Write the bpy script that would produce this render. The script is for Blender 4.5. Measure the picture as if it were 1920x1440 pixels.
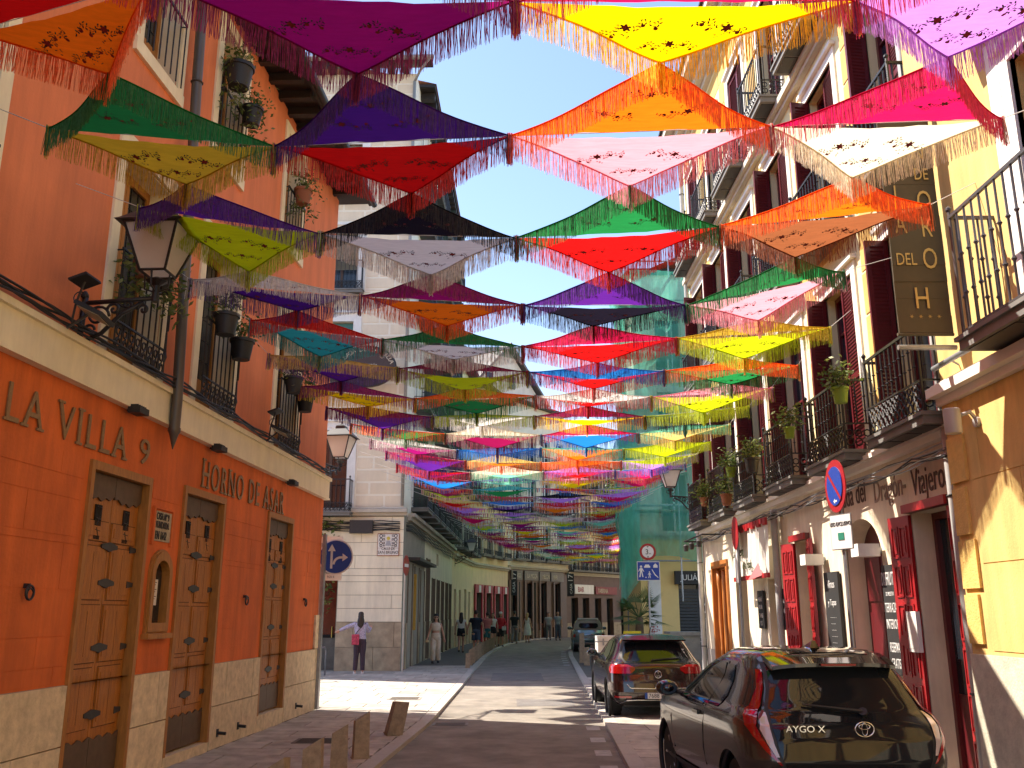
import bpy, math, random
from mathutils import Vector, Matrix, noise
R = math.radians
random.seed(7)
for o in list(bpy.data.objects): bpy.data.objects.remove(o)
sc = bpy.context.scene
COL = sc.collection
# ---------------------------------------------------------------- camera, sky, sun, exposure
cam = bpy.data.cameras.new('camera'); camo = bpy.data.objects.new('camera', cam); COL.objects.link(camo)
cam.sensor_width = 36; cam.lens = 1700/1920*36; cam.clip_start = .05; cam.clip_end = 2000
camo.location = (0, 0, 1.8); camo.rotation_euler = (R(90+14.13), 0, 0)
sc.camera = camo
SUN = Vector((.70, -.265, -1.0))
w = bpy.data.worlds.new('World'); sc.world = w; w.use_nodes = True
nt = w.node_tree; sky = nt.nodes.new('ShaderNodeTexSky'); sky.sky_type = 'NISHITA'; sky.sun_disc = False
sky.sun_elevation = math.asin(1/SUN.length); sky.sun_rotation = math.atan2(-SUN.x, -SUN.y)
sky.air_density = 1.0; sky.dust_density = .8; sky.ozone_density = 2.6; sky.altitude = 600
bg = nt.nodes['Background']; bg.inputs[1].default_value = .122
nt.links.new(sky.outputs[0], bg.inputs[0])
sl = bpy.data.lights.new('sun', 'SUN'); so = bpy.data.objects.new('sun', sl); COL.objects.link(so)
sl.energy = 3.9; sl.angle = R(.55); sl.color = (1, .94, .84)
so.rotation_euler = SUN.to_track_quat('-Z', 'Y').to_euler(); so.location = (-20, 10, 40)
sc.view_settings.view_transform = 'Standard'; sc.view_settings.look = 'None'
sc.view_settings.exposure = 1.6; sc.view_settings.gamma = 1; sc.view_settings.use_curve_mapping = False
sc.view_settings.use_white_balance = True; sc.view_settings.white_balance_temperature = 6900; sc.view_settings.white_balance_tint = 13
sc.cycles.max_bounces = 8; sc.cycles.diffuse_bounces = 5; sc.cycles.transparent_max_bounces = 24
sc.cycles.transmission_bounces = 4; sc.cycles.glossy_bounces = 3; sc.cycles.use_denoising = True
sc.cycles.sample_clamp_indirect = 6; sc.cycles.caustics_reflective = False; sc.cycles.caustics_refractive = False

# ---------------------------------------------------------------- materials
MATS = {}
def M(name, col=(.5,.5,.5), rough=.8, var=.15, scale=3., bump=0., bscale=60., metal=0., stain=0., rnd=0., grain=None, coat=0., emit=None, spec=.5, trans=0., alpha=1.):
    if name in MATS: return MATS[name]
    m = bpy.data.materials.new(name); m.use_nodes = True; n = m.node_tree.nodes; l = m.node_tree.links
    b = n['Principled BSDF']; b.inputs['Roughness'].default_value = rough; b.inputs['Metallic'].default_value = metal
    b.inputs['Coat Weight'].default_value = coat; b.inputs['Coat Roughness'].default_value = .03
    b.inputs['Specular IOR Level'].default_value = spec
    geo = n.new('ShaderNodeNewGeometry'); pos = geo.outputs['Position']
    if grain:
        mp = n.new('ShaderNodeMapping'); mp.inputs['Scale'].default_value = grain; l.new(pos, mp.inputs[0]); pos2 = mp.outputs[0]
    else: pos2 = pos
    nz = n.new('ShaderNodeTexNoise'); nz.inputs['Scale'].default_value = scale; nz.inputs['Detail'].default_value = 6; nz.inputs['Roughness'].default_value = .62
    l.new(pos2, nz.inputs[0])
    fac = n.new('ShaderNodeMapRange'); fac.inputs[1].default_value = .3; fac.inputs[2].default_value = .7
    fac.inputs[3].default_value = 1-var; fac.inputs[4].default_value = 1+var
    l.new(nz.outputs[0], fac.inputs[0]); v = fac.outputs[0]
    def mul(a, bb):
        k = n.new('ShaderNodeMath'); k.operation = 'MULTIPLY'; l.new(a, k.inputs[0])
        if isinstance(bb, float): k.inputs[1].default_value = bb
        else: l.new(bb, k.inputs[1])
        return k.outputs[0]
    if stain:
        mp = n.new('ShaderNodeMapping'); mp.inputs['Scale'].default_value = (2.2, 2.2, .28); l.new(pos, mp.inputs[0])
        n2 = n.new('ShaderNodeTexNoise'); n2.inputs['Scale'].default_value = 1.6; n2.inputs['Detail'].default_value = 8; n2.inputs['Roughness'].default_value = .7
        l.new(mp.outputs[0], n2.inputs[0]); f2 = n.new('ShaderNodeMapRange'); f2.inputs[1].default_value = .35; f2.inputs[2].default_value = .62
        f2.inputs[3].default_value = 1-stain; f2.inputs[4].default_value = 1.04; l.new(n2.outputs[0], f2.inputs[0]); v = mul(v, f2.outputs[0])
    if rnd:
        oi = n.new('ShaderNodeObjectInfo'); f3 = n.new('ShaderNodeMapRange'); f3.inputs[3].default_value = 1-rnd; f3.inputs[4].default_value = 1+rnd
        l.new(oi.outputs['Random'], f3.inputs[0]); v = mul(v, f3.outputs[0])
    hs = n.new('ShaderNodeHueSaturation'); hs.inputs['Color'].default_value = (*col, 1); l.new(v, hs.inputs['Value'])
    l.new(hs.outputs[0], b.inputs['Base Color'])
    if emit: b.inputs['Emission Color'].default_value = (*emit[:3], 1); b.inputs['Emission Strength'].default_value = emit[3]
    if bump:
        n3 = n.new('ShaderNodeTexNoise'); n3.inputs['Scale'].default_value = bscale; n3.inputs['Detail'].default_value = 4; l.new(pos2, n3.inputs[0])
        bp = n.new('ShaderNodeBump'); bp.inputs['Strength'].default_value = bump; bp.inputs['Distance'].default_value = .01
        l.new(n3.outputs[0], bp.inputs['Height']); l.new(bp.outputs[0], b.inputs['Normal'])
    if trans or alpha < 1:
        out = n['Material Output']; sh = b.outputs[0]
        if trans:
            t = n.new('ShaderNodeBsdfTranslucent'); l.new(hs.outputs[0], t.inputs[0]); mx = n.new('ShaderNodeMixShader'); mx.inputs[0].default_value = trans
            l.new(sh, mx.inputs[1]); l.new(t.outputs[0], mx.inputs[2]); sh = mx.outputs[0]
        if alpha < 1:
            t = n.new('ShaderNodeBsdfTransparent'); mx = n.new('ShaderNodeMixShader'); mx.inputs[0].default_value = alpha
            l.new(t.outputs[0], mx.inputs[1]); l.new(sh, mx.inputs[2]); sh = mx.outputs[0]
        l.new(sh, out.inputs[0])
    MATS[name] = m; return m
iron = M('black_iron', (.012,.012,.014), .45, .2, 20, .2)
darkm = M('dark_metal', (.03,.028,.028), .5, .2, 15)
galv = M('galvanised', (.32,.33,.34), .4, .15, 12, metal=.6)
glassd = M('window_glass', (.012,.015,.02), .06, .3, 1.5, spec=.8)
inside = M('dark_interior', (.012,.010,.009), .9)
white = M('white_paint', (.78,.76,.72), .6, .06, 4, stain=.12)
cream = M('cream_plaster', (.82,.74,.53), .85, .06, 3, .15, 40, stain=.10)
leafm = [M('leaf_green_%d' % i, c, .55, .35, 9, trans=.3) for i, c in enumerate([(.07,.12,.025), (.12,.17,.04), (.20,.22,.06), (.035,.075,.02)])]
terracotta = M('terracotta', (.32,.12,.06), .8)
blackpl = M('black_plastic', (.015,.015,.016), .55, .2, 10)
redpaint = M('dark_red_paint', (.115,.010,.014), .38, .12, 6, coat=.2)
redbright = M('bright_red_paint', (.34,.012,.015), .4, .12, 6, coat=.15)

# ---------------------------------------------------------------- mesh helpers
class MB:
    def __init__(s, sgn=1): s.v = []; s.f = []; s.m = []; s.g = sgn; s.mi = 0
    def add(s, vs, fs):
        o = len(s.v); g = s.g
        s.v += [(a, b*g, c) for a, b, c in vs]; s.f += [tuple(o+i for i in f) for f in fs]; s.m += [s.mi]*len(fs); return s
    def box(s, x0, x1, y0, y1, z0, z1):
        return s.add([(x0,y0,z0),(x1,y0,z0),(x1,y1,z0),(x0,y1,z0),(x0,y0,z1),(x1,y0,z1),(x1,y1,z1),(x0,y1,z1)],
              [(0,3,2,1),(4,5,6,7),(0,1,5,4),(1,2,6,5),(2,3,7,6),(3,0,4,7)])
    def quad(s, *p): return s.add(list(p), [tuple(range(len(p)))])
    def tube(s, pts, r, n=8, r1=None, caps=True):
        pts = [Vector(p) for p in pts]; k = len(pts); vs = []; up = None
        for i, p in enumerate(pts):
            d = (pts[min(i+1, k-1)] - pts[max(i-1, 0)]).normalized()
            if up is None: up = Vector((0,0,1)) if abs(d.z) < .9 else Vector((1,0,0))
            a = d.cross(up).normalized(); b = a.cross(d).normalized(); up = b
            if isinstance(r, (list, tuple)): rr = r[i]
            else: rr = r if r1 is None else r + (r1-r)*i/(k-1)
            vs += [tuple(p + a*math.cos(2*math.pi*j/n)*rr + b*math.sin(2*math.pi*j/n)*rr) for j in range(n)]
        fs = [(i*n+j, i*n+(j+1) % n, (i+1)*n+(j+1) % n, (i+1)*n+j) for i in range(k-1) for j in range(n)]
        if caps: fs += [tuple(range(n-1, -1, -1)), tuple((k-1)*n+j for j in range(n))]
        return s.add(vs, fs)
    def prism(s, poly, axis, a0, a1):       # poly of 2D points, extruded along axis 'x','y' or 'z'
        n = len(poly)
        def P(u, t, a): return (a, u, t) if axis == 'x' else (u, a, t) if axis == 'y' else (u, t, a)
        vs = [P(u, t, a0) for u, t in poly] + [P(u, t, a1) for u, t in poly]
        return s.add(vs, [tuple(range(n))[::-1], tuple(range(n, 2*n))] + [(i, (i+1) % n, n+(i+1) % n, n+i) for i in range(n)])
    def lathe(s, c, prof, n=12, axis='z'):
        vs = []; 
        for r, h in prof:
            for j in range(n):
                a = 2*math.pi*j/n; p = (math.cos(a)*r, math.sin(a)*r, h)
                if axis == 'y': p = (p[0], p[2], p[1])
                if axis == 'x': p = (p[2], p[0], p[1])
                vs.append((c[0]+p[0], c[1]+p[1], c[2]+p[2]))
        k = len(prof)
        fs = [(i*n+j, i*n+(j+1) % n, (i+1)*n+(j+1) % n, (i+1)*n+j) for i in range(k-1) for j in range(n)]
        fs += [tuple(range(n-1, -1, -1)), tuple((k-1)*n+j for j in range(n))]
        return s.add(vs, fs)
    def torus(s, c, r, t, axis='y', n=16, k=6, sx=1, sy=1):
        pts = []
        for i in range(n):
            a = 2*math.pi*i/n; u, v = math.cos(a), math.sin(a)
            for j in range(k):
                b = 2*math.pi*j/k; rr = r + t*math.cos(b); q = t*math.sin(b)
                p = {'y': (u*rr*sx, q, v*rr*sy), 'x': (q, u*rr*sx, v*rr*sy), 'z': (u*rr*sx, v*rr*sy, q)}[axis]
                pts.append((c[0]+p[0], c[1]+p[1], c[2]+p[2]))
        return s.add(pts, [(i*k+j, ((i+1) % n)*k+j, ((i+1) % n)*k+(j+1) % k, i*k+(j+1) % k) for i in range(n) for j in range(k)])
    def mesh(s, name, mats, smooth=False):
        me = bpy.data.meshes.new(name); me.from_pydata(s.v, [], s.f)
        for m in (mats if isinstance(mats, (list, tuple)) else [mats]): me.materials.append(m)
        if any(s.m): me.polygons.foreach_set('material_index', s.m)
        if smooth:
            me.polygons.foreach_set('use_smooth', [True]*len(me.polygons))
            if smooth != 1: me.set_sharp_from_angle(angle=R(smooth))
        me.update(); return me
    def build(s, name, mats, parent=None, smooth=False, loc=None, rot=None, kind=None):
        return link(name, s.mesh(name, mats, smooth), parent, loc, rot, kind=kind)
def link(name, me, parent=None, loc=None, rot=None, scale=None, kind=None):
    o = bpy.data.objects.new(name, me); COL.objects.link(o); o.parent = parent
    if loc: o.location = loc
    if rot: o.rotation_euler = rot
    if scale: o.scale = scale
    if kind: o['kind'] = kind
    return o
def tag(o, label, cat, group=None, kind=None):
    o['label'] = label; o['category'] = cat
    if group: o['group'] = group
    if kind: o['kind'] = kind
    return o
def thing(name, label, cat, loc=(0,0,0), rz=0, group=None):
    o = bpy.data.objects.new(name, None); COL.objects.link(o); o.location = loc; o.rotation_euler = (0,0,rz); o.empty_display_size = .2
    return tag(o, label, cat, group)
def copy_tree(o, parent=None):
    c = o.copy(); COL.objects.link(c); c.parent = parent
    for ch in [x for x in KIDS.get(o.name, [])]: copy_tree(ch, c)
    return c
def kids(*roots):
    KIDS.clear()
    for x in bpy.data.objects:
        if x.parent: KIDS.setdefault(x.parent.name, []).append(x)
KIDS = {}
UNIT = {}
def block(name, mat, parent, s0, s1, y0, y1, z0, z1):   # a box that shares one unit mesh per material
    if mat.name not in UNIT:
        b = MB(); e = .5; b.box(-e,e,-e,e,-e,e); UNIT[mat.name] = b.mesh('unit_block', mat)
    return link(name, UNIT[mat.name], parent, ((s0+s1)/2, (y0+y1)/2, (z0+z1)/2), None, (abs(s1-s0), abs(y1-y0), abs(z1-z0)))
def ordinal(n):
    a = ['zeroth','first','second','third','fourth','fifth','sixth','seventh','eighth','ninth','tenth','eleventh','twelfth','thirteenth','fourteenth','fifteenth','sixteenth','seventeenth','eighteenth','nineteenth','twentieth']
    return a[n] if n < 21 else ('twenty ' if n < 30 else 'thirty ')+a[n % 10] if n != 30 else 'thirtieth'
class Frame:                                             # a facade: s along it, n out of it, z up
    def __init__(s, name, label, cat, p, q, sgn):
        a = math.atan2(q[1]-p[1], q[0]-p[0]); s.L = math.hypot(q[0]-p[0], q[1]-p[1]); s.g = sgn; s.a = a; s.p = p
        s.root = thing(name, label, cat, (p[0], p[1], 0), a) if name else None
    def mb(s): return MB(s.g)
    def P(s, a, n, z): return (a, n*s.g, z)
    def W(s, a, n, z):
        y = n*s.g; return (s.p[0]+a*math.cos(s.a)-y*math.sin(s.a), s.p[1]+a*math.sin(s.a)+y*math.cos(s.a), z)
    def block(s, name, mat, s0, s1, n0, n1, z0, z1, parent=None):
        return block(name, mat, parent or s.root, s0, s1, n0*s.g, n1*s.g, z0, z1)
    def text(s, string, a, n, z, h, mat, parent=None, xs=1., ext=.01, name='lettering', align='LEFT', shear=0, space=1.):
        me = textmesh(string, h, xs, ext, mat, align, shear, space)
        sx = 1 if s.g < 0 else -1
        me.transform(Matrix(((sx,0,0,a),(0,0,s.g,n*s.g),(0,1,0,z),(0,0,0,1))))
        return link(name, me, parent or s.root)
def textmesh(string, h, xs, ext, mat, align='LEFT', shear=0, space=1.):
    c = bpy.data.curves.new('lettering', 'FONT'); c.body = string; c.size = h/.72; c.extrude = ext; c.align_x = align; c.shear = shear; c.space_character = space
    c.resolution_u = 3
    o = bpy.data.objects.new('lettering', c); COL.objects.link(o); dg = bpy.context.evaluated_depsgraph_get()
    me = bpy.data.meshes.new_from_object(o.evaluated_get(dg)); bpy.data.objects.remove(o)
    me.transform(Matrix.Diagonal((xs,1,1,1))); me.materials.clear(); me.materials.append(mat); return me
def flat_text(string, h, mat, parent, loc, rz=0, xs=1., ext=.002, name='lettering', align='CENTER'):
    # text standing upright and facing -Y before rz
    me = textmesh(string, h, xs, ext, mat, align); me.transform(Matrix.Rotation(R(90), 4, 'X'))
    return link(name, me, parent, loc, (0,0,rz))
def wall(f, s0, s1, z0, z1, ops, mat, name='wall', depth=.3, n=0., back=6., inner=None, top=True):
    # ops: (s0,s1,z0,z1[,'arch'])
    b = f.mb(); S = sorted({s0, s1, *[x for o in ops for x in o[:2]]}); Z = sorted({z0, z1, *[x for o in ops for x in o[2:4]]})
    for i in range(len(S)-1):
        for j in range(len(Z)-1):
            cs, cz = (S[i]+S[i+1])/2, (Z[j]+Z[j+1])/2
            if any(o[0] < cs < o[1] and o[2] < cz < o[3] for o in ops): continue
            b.quad((S[i],n,Z[j]),(S[i+1],n,Z[j]),(S[i+1],n,Z[j+1]),(S[i],n,Z[j+1]))
    for o in ops:
        a, c, d, e = o[:4]; m = n-depth
        b.quad((a,n,d),(a,m,d),(a,m,e),(a,n,e)); b.quad((c,n,d),(c,m,d),(c,m,e),(c,n,e)); b.quad((a,n,e),(c,n,e),(c,m,e),(a,m,e)); b.quad((a,n,d),(c,n,d),(c,m,d),(a,m,d))
    # body of the building behind
    B = n-back
    b.quad((s0,n,z0),(s0,B,z0),(s0,B,z1),(s0,n,z1)); b.quad((s1,n,z0),(s1,B,z0),(s1,B,z1),(s1,n,z1)); b.quad((s0,B,z0),(s1,B,z0),(s1,B,z1),(s0,B,z1))
    if top: b.quad((s0,n,z1),(s1,n,z1),(s1,B,z1),(s0,B,z1))
    return b.build(name, mat, f.root)
def courses(f, s0, s1, z0, z1, ops, hgt, wid, mat, name, n0=0., n1=.012, gap=.015, seed=0, maxn=300, off=True, jit=.1):
    rn = random.Random(seed); cnt = 0; rows = int(round((z1-z0)/hgt)); made = []
    for r in range(rows):
        za, zb = z0+(z1-z0)*r/rows, z0+(z1-z0)*(r+1)/rows
        cuts = sorted({za, zb, *[x for o in ops for x in o[2:4] if za+.06 < x < zb-.06]})
        for k in range(len(cuts)-1):
            a, b = cuts[k], cuts[k+1]; iv = [(s0, s1)]
            for o in ops:
                if o[2] < b-.05 and o[3] > a+.05:
                    iv = [t for p, q in iv for t in ((p, min(q, o[0])), (max(p, o[1]), q)) if t[1]-t[0] > .08]
            for p, q in iv:
                x = p + (-(wid/2 if r % 2 and off else 0)); 
                while x < q-.05:
                    wv = wid*(1+rn.uniform(-jit, jit)); c, d = max(x, p), min(x+wv, q)
                    if q-d < .12: d = q; 
                    if d-c > .1: made.append((c, d, a, b))
                    x = x+wv if d < q else q
    for c, d, a, b in made[:maxn]:
        f.block(name, mat, c+gap/2, d-gap/2, n0, n1+rn.uniform(-.002,.002), a+gap/2, b-gap/2)
    return len(made)
def leaves(pts, n, size, spread, seed=0, mi=3):
    b = MB(); rn = random.Random(seed)
    for _ in range(n):
        c = Vector(rn.choice(pts)) + Vector((rn.gauss(0,1), rn.gauss(0,1), rn.gauss(0,1)))*spread
        a = Vector((rn.uniform(-1,1), rn.uniform(-1,1), rn.uniform(-.6,.6))).normalized(); q = a.cross(Vector((rn.uniform(-1,1), rn.uniform(-1,1), rn.uniform(-1,1)))).normalized()
        s = size*rn.uniform(.6,1.3); b.mi = rn.randrange(mi)
        b.add([tuple(c-a*s), tuple(c+q*s*.45), tuple(c+a*s), tuple(c-q*s*.45)], [(0,1,2,3)])
    return b
def potplant(label, loc, r=.12, h=.2, potm=None, seed=0, n=110, spread=.12, drop=0., group='plant pots'):
    t = thing('potted_plant', label, 'plant pot', loc, 0, group)
    MB().lathe((0,0,0), [(r*.72,0),(r*.95,h*.85),(r*1.06,h*.85),(r*1.06,h),(r*.93,h),(r*.9,h*.86)], 14).build('pot', potm or blackpl, t, 40)
    pts = [(0,0,h+.1),(r*.5,0,h+.2),(-r*.5,.05,h+.15)] + [(r*random.uniform(-1,1.4), r*random.uniform(-1,1), h-drop*k/6) for k in range(6 if drop else 0)]
    b = leaves(pts, int(n*1.5), .042, spread*.8, seed); b.build('foliage', leafm[:3], t)
    st = MB(); rn = random.Random(seed)
    for k in range(6): 
        p = (rn.uniform(-.15,.15), rn.uniform(-.12,.12), h+rn.uniform(.15,.35)); st.tube([(0,0,h*.8), (p[0]*.4,p[1]*.4,h+.1), p], .004, 4)
    st.build('stem', leafm[3], t)
    return t
# ================================================================ GROUND, ROAD, PAVEMENTS
asph = M('asphalt', (.235,.21,.175), .9, .30, 1.3, .6, 140, stain=.16)
pav = M('pavement_mortar', (.13,.12,.10), .95, .2, 3)
slabm = M('paving_stone', (.42,.385,.33), .85, .24, 3.5, .35, 50, rnd=.16, stain=.12)
kerbm = M('kerb_granite', (.42,.39,.34), .8, .12, 30, .2, 80, rnd=.08)
paintw = M('road_paint', (.40,.39,.36), .8, .25, 8)
b = MB(); b.quad((-600,-600,-.2),(600,-600,-.2),(600,900,-.2),(-600,900,-.2)); b.build('ground', M('bare_ground', (.2,.18,.15), .95, .2, .3), kind='structure')
KL = [(-1.95,-12),(-1.78,6),(-1.65,11.6),(-1.39,16.2),(-1.27,24),(-1.21,30.9),(-1.05,40),(-.75,48),(0,57),(1.5,65),(4.2,73),(9,82),(16,92)]
KR = [(1.0,-12),(1.15,6),(1.4,11.6),(1.72,20.5),(1.98,28.3),(2.4,40),(2.85,48),(3.7,57),(5.3,64),(8,72),(13,80),(20,88)]
def interp(P, y):
    for (x0,y0),(x1,y1) in zip(P, P[1:]):
        if y0 <= y <= y1: return x0+(x1-x0)*(y-y0)/(y1-y0)
    return P[-1][0]
b = MB(); n = len(KL)
b.add([(x-.02,y,-.055) for x,y in KL]+[(x+.02,y,-.055) for x,y in KR], [(i,n+i,n+i+1,i+1) for i in range(n-1)]); b.build('road', asph, kind='structure')
b = MB()
b.add([(x,y,-.006) for x,y in KL]+[(-14 if 17 < y < 29.5 else -8,y,-.006) for x,y in KL], [(i,i+1,n+i+1,n+i) for i in range(n-1)])
b.quad((-40,17,-.010),(-1.4,17,-.010),(-1.4,31,-.010),(-40,31,-.010))
pvl = b.build('pavement', pav, kind='structure')
b = MB(); b.add([(x,y,-.006) for x,y in KR]+[(x+60,y,-.006) for x,y in KR], [(i,n+i,n+i+1,i+1) for i in range(n-1)]); pvr = b.build('pavement', pav, kind='structure')
rn = random.Random(3)
def slabs(parent, x0f, x1f, y0, y1, row, wid, lim=300):
    y = y0; k = 0
    while y < y1:
        xa, xb = x0f(y), x1f(y); x = xa-(wid*.5 if k % 2 else 0)
        while x < xb-.05:
            w_ = wid*rn.uniform(.8,1.2); c, d = max(x,xa), min(x+w_, xb)
            if xb-d < .2: d = xb
            if d-c > .1: block('paving_slab', slabm, parent, c+.010, d-.010, y+.010, y+row-.010, -.05, rn.uniform(0,.003))
            x = x+w_ if d < xb else xb
        y += row; k += 1
LF = lambda y: -4.862+.0597*y
slabs(pvl, lambda y: LF(y)+.05 if y < 18.3 else (-8.6 if y < 29.6 else -3.5), lambda y: interp(KL,y)-.2, 7.6, 33, .62, 1.05)
slabs(pvr, lambda y: interp(KR,y)+.2, lambda y: 4.6, 7.5, 27, .7, .8)
def kerb(K, sg, y0, y1):
    b = 0; y = y0; out = []
    while y < y1:
        x0, x1 = interp(K,y), interp(K,y+.95); m = MB()
        m.add([(x0,y,-.12),(x0-.2*sg,y,-.12),(x1-.2*sg,y+.94,-.12),(x1,y+.94,-.12),(x0,y,.006),(x0-.2*sg,y,.006),(x1-.2*sg,y+.94,.006),(x1,y+.94,.006)],
              [(0,3,2,1),(4,5,6,7),(0,1,5,4),(1,2,6,5),(2,3,7,6),(3,0,4,7)])
        out.append(m.build('kerb_stone', kerbm)); y += .95
    k = MB(); 
    ys = [y for x,y in K if y >= y1]; pts = [(interp(K,y1),y1)]+[(x,y) for x,y in K if y > y1]
    for (xa,ya),(xb,yb) in zip(pts, pts[1:]):
        k.add([(xa,ya,-.12),(xa-.2*sg,ya,-.12),(xb-.2*sg,yb,-.12),(xb,yb,-.12),(xa,ya,.006),(xa-.2*sg,ya,.006),(xb-.2*sg,yb,.006),(xb,yb,.006)],
              [(4,5,6,7),(0,1,5,4),(1,2,6,5),(2,3,7,6),(3,0,4,7)])
    r = k.build('kerb', kerbm, kind='structure')
    for o in out: o.parent = r
kerb(KL, 1, 6, 46); kerb(KR, -1, 6, 46)
mk = thing('painted_bay_marking', 'broken white painted line along the right edge of the road', 'road marking')
for y in [9.3,10.4,11.6,12.9,14.2,15.6]+[34+k*1.6 for k in range(8)]:
    x = interp(KR,y)-.33
    MB().add([(x,y,-.051),(x+.22,y,-.051),(x+.24,y+.5,-.051),(x+.02,y+.5,-.051)], [(0,1,2,3)]).build('paint_dash', paintw, mk)
for i,(x0,y0,x1,y1) in enumerate(((-1.0,9.5,.2,11.8),(.1,19.5,1.3,21.0),(-.6,26.5,.9,29.8))):
    MB().box(x0,x1,y0,y1,-.08,-.050).build('road_patch', M('asphalt_patch',(.16,.15,.14),.95,.25,3,.5,120), None, kind='structure')
def cover(x, y, w_, h_, m, lab):
    t = thing('drain_cover', lab, 'drain cover', (x,y,0), 0)
    MB().box(-w_/2,w_/2,-h_/2,h_/2,.004,.010).build('cover_frame', m, t)
    b = MB()
    for i in range(5): b.box(-w_*.42,w_*.42,-h_*.4+i*h_*.19,-h_*.4+i*h_*.19+h_*.05,.012,.018)
    b.build('ribs', m, t)
cover(-2.75, 13.9, .75,.5, M('cast_iron_cover',(.09,.075,.06),.6,.2,20), 'flat iron utility cover set in the shaded left pavement')
cover(-2.3, 20.5, .7,.6, M('pale_cover',(.30,.28,.25),.7,.1,20), 'pale inspection cover in the sunlit paving of the side street')
t = cover(-1.05, 16.4, .6,.35, M('grate_metal',(.2,.19,.18),.6), 'small drain grating in the road beside the left kerb')
bpy.data.objects['drain_cover.002'].location.z = -.055

# ================================================================ RED TAVERN (left, near)
red_lo = M('orange_red_plaster', (.68,.150,.030), .82, .15, 1.1, .35, 30, stain=.24)
red_hi = M('salmon_plaster', (.72,.215,.085), .85, .08, .9, .25, 40, stain=.14)
stone = M('granite_base', (.62,.51,.34), .85, .22, 9, .6, 45, rnd=.08)
woodm = M('varnished_oak', (.38,.135,.016), .42, .30, 5, .35, 30, grain=(6,6,.7), coat=.04)
woodf = M('oak_frame', (.36,.15,.028), .5, .25, 6, grain=(5,5,.8))
bronze = M('dull_bronze', (.27,.17,.075), .5, .2, 30, metal=.25)
leadm = M('lead_sheet', (.10,.062,.035), .55, .2, 10)
A = Frame('red_tavern', 'orange red tavern with stone base, cream band and tall oak doors on the left', 'building', (LF(-9)+0., -9), (LF(18.2), 18.2), -1)
def S(s): return (s+9)*math.sqrt(1+.0597**2)    # world y -> distance along the tavern front
doors = [(9.2,10.55,3.26),(11.52,12.9,3.31),(14.85,16.18,3.34)]
gops = [(S(a),S(c),.0,z) for a,c,z in doors] + [(S(10.77),S(11.28),1.58,2.42)]
wall(A, 0, A.L, 1.12, 4.05, [(a,c,max(d,1.12),e) for a,c,d,e in gops], red_lo, 'ground_floor_wall', .22, top=False)
wall(A, 0, A.L, -.05, 1.12, [(a,c,0,1.12) for a,c,d,e in gops[:3]], M('stone_joint',(.28,.23,.16),.9), 'base_wall', .22, top=False)
courses(A, S(3), A.L, 0, 1.12, [(a-.02,c+.02,d,e) for a,c,d,e in gops[:3]], .56, 1.15, stone, 'stone_block', 0, .035, .012, 4)
A.block('corner_block', stone, A.L-.28, A.L+.03, -.1, .045, 1.13, 1.75)
courses(A, S(5), A.L-.05, 1.14, 3.32, [(a-.1,c+.1,d,e+.1) for a,c,d,e in gops]+[(S(10.6),S(11.4),1.3,3.1)], .44, 1.9, red_lo, 'render_panel', 0, .006, .006, 5)
wins1 = [(4.2,6.95),(9.2,10.4),(11.55,12.78),(14.8,15.98)]
wins2 = [(6.0,6.95,6.9,9.4),(9.25,10.2,8.2,10.1),(11.5,12.45,8.15,10.1),(14.6,15.6,8.15,10.1)]
uops = [(S(a),S(c),4.47,6.86) for a,c in wins1[1:]] + [(S(5.7),S(6.95),4.47,7.6)] + [(S(a),S(c),d,e) for a,c,d,e in wins2[1:]]
wall(A, 0, A.L, 4.42, 10.5, uops, red_hi, 'upper_wall', .34, top=True)
A.block('cream_band', cream, 0, A.L+.06, -.3, .09, 4.02, 4.40)
A.block('band_edge', cream, 0, A.L+.08, -.3, .13, 4.36, 4.425)
A.block('band_foot', cream, 0, A.L+.07, -.3, .105, 3.985, 4.02)
reveal = M('pale_reveal', (.76,.69,.52), .85, .05, 2)
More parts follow.
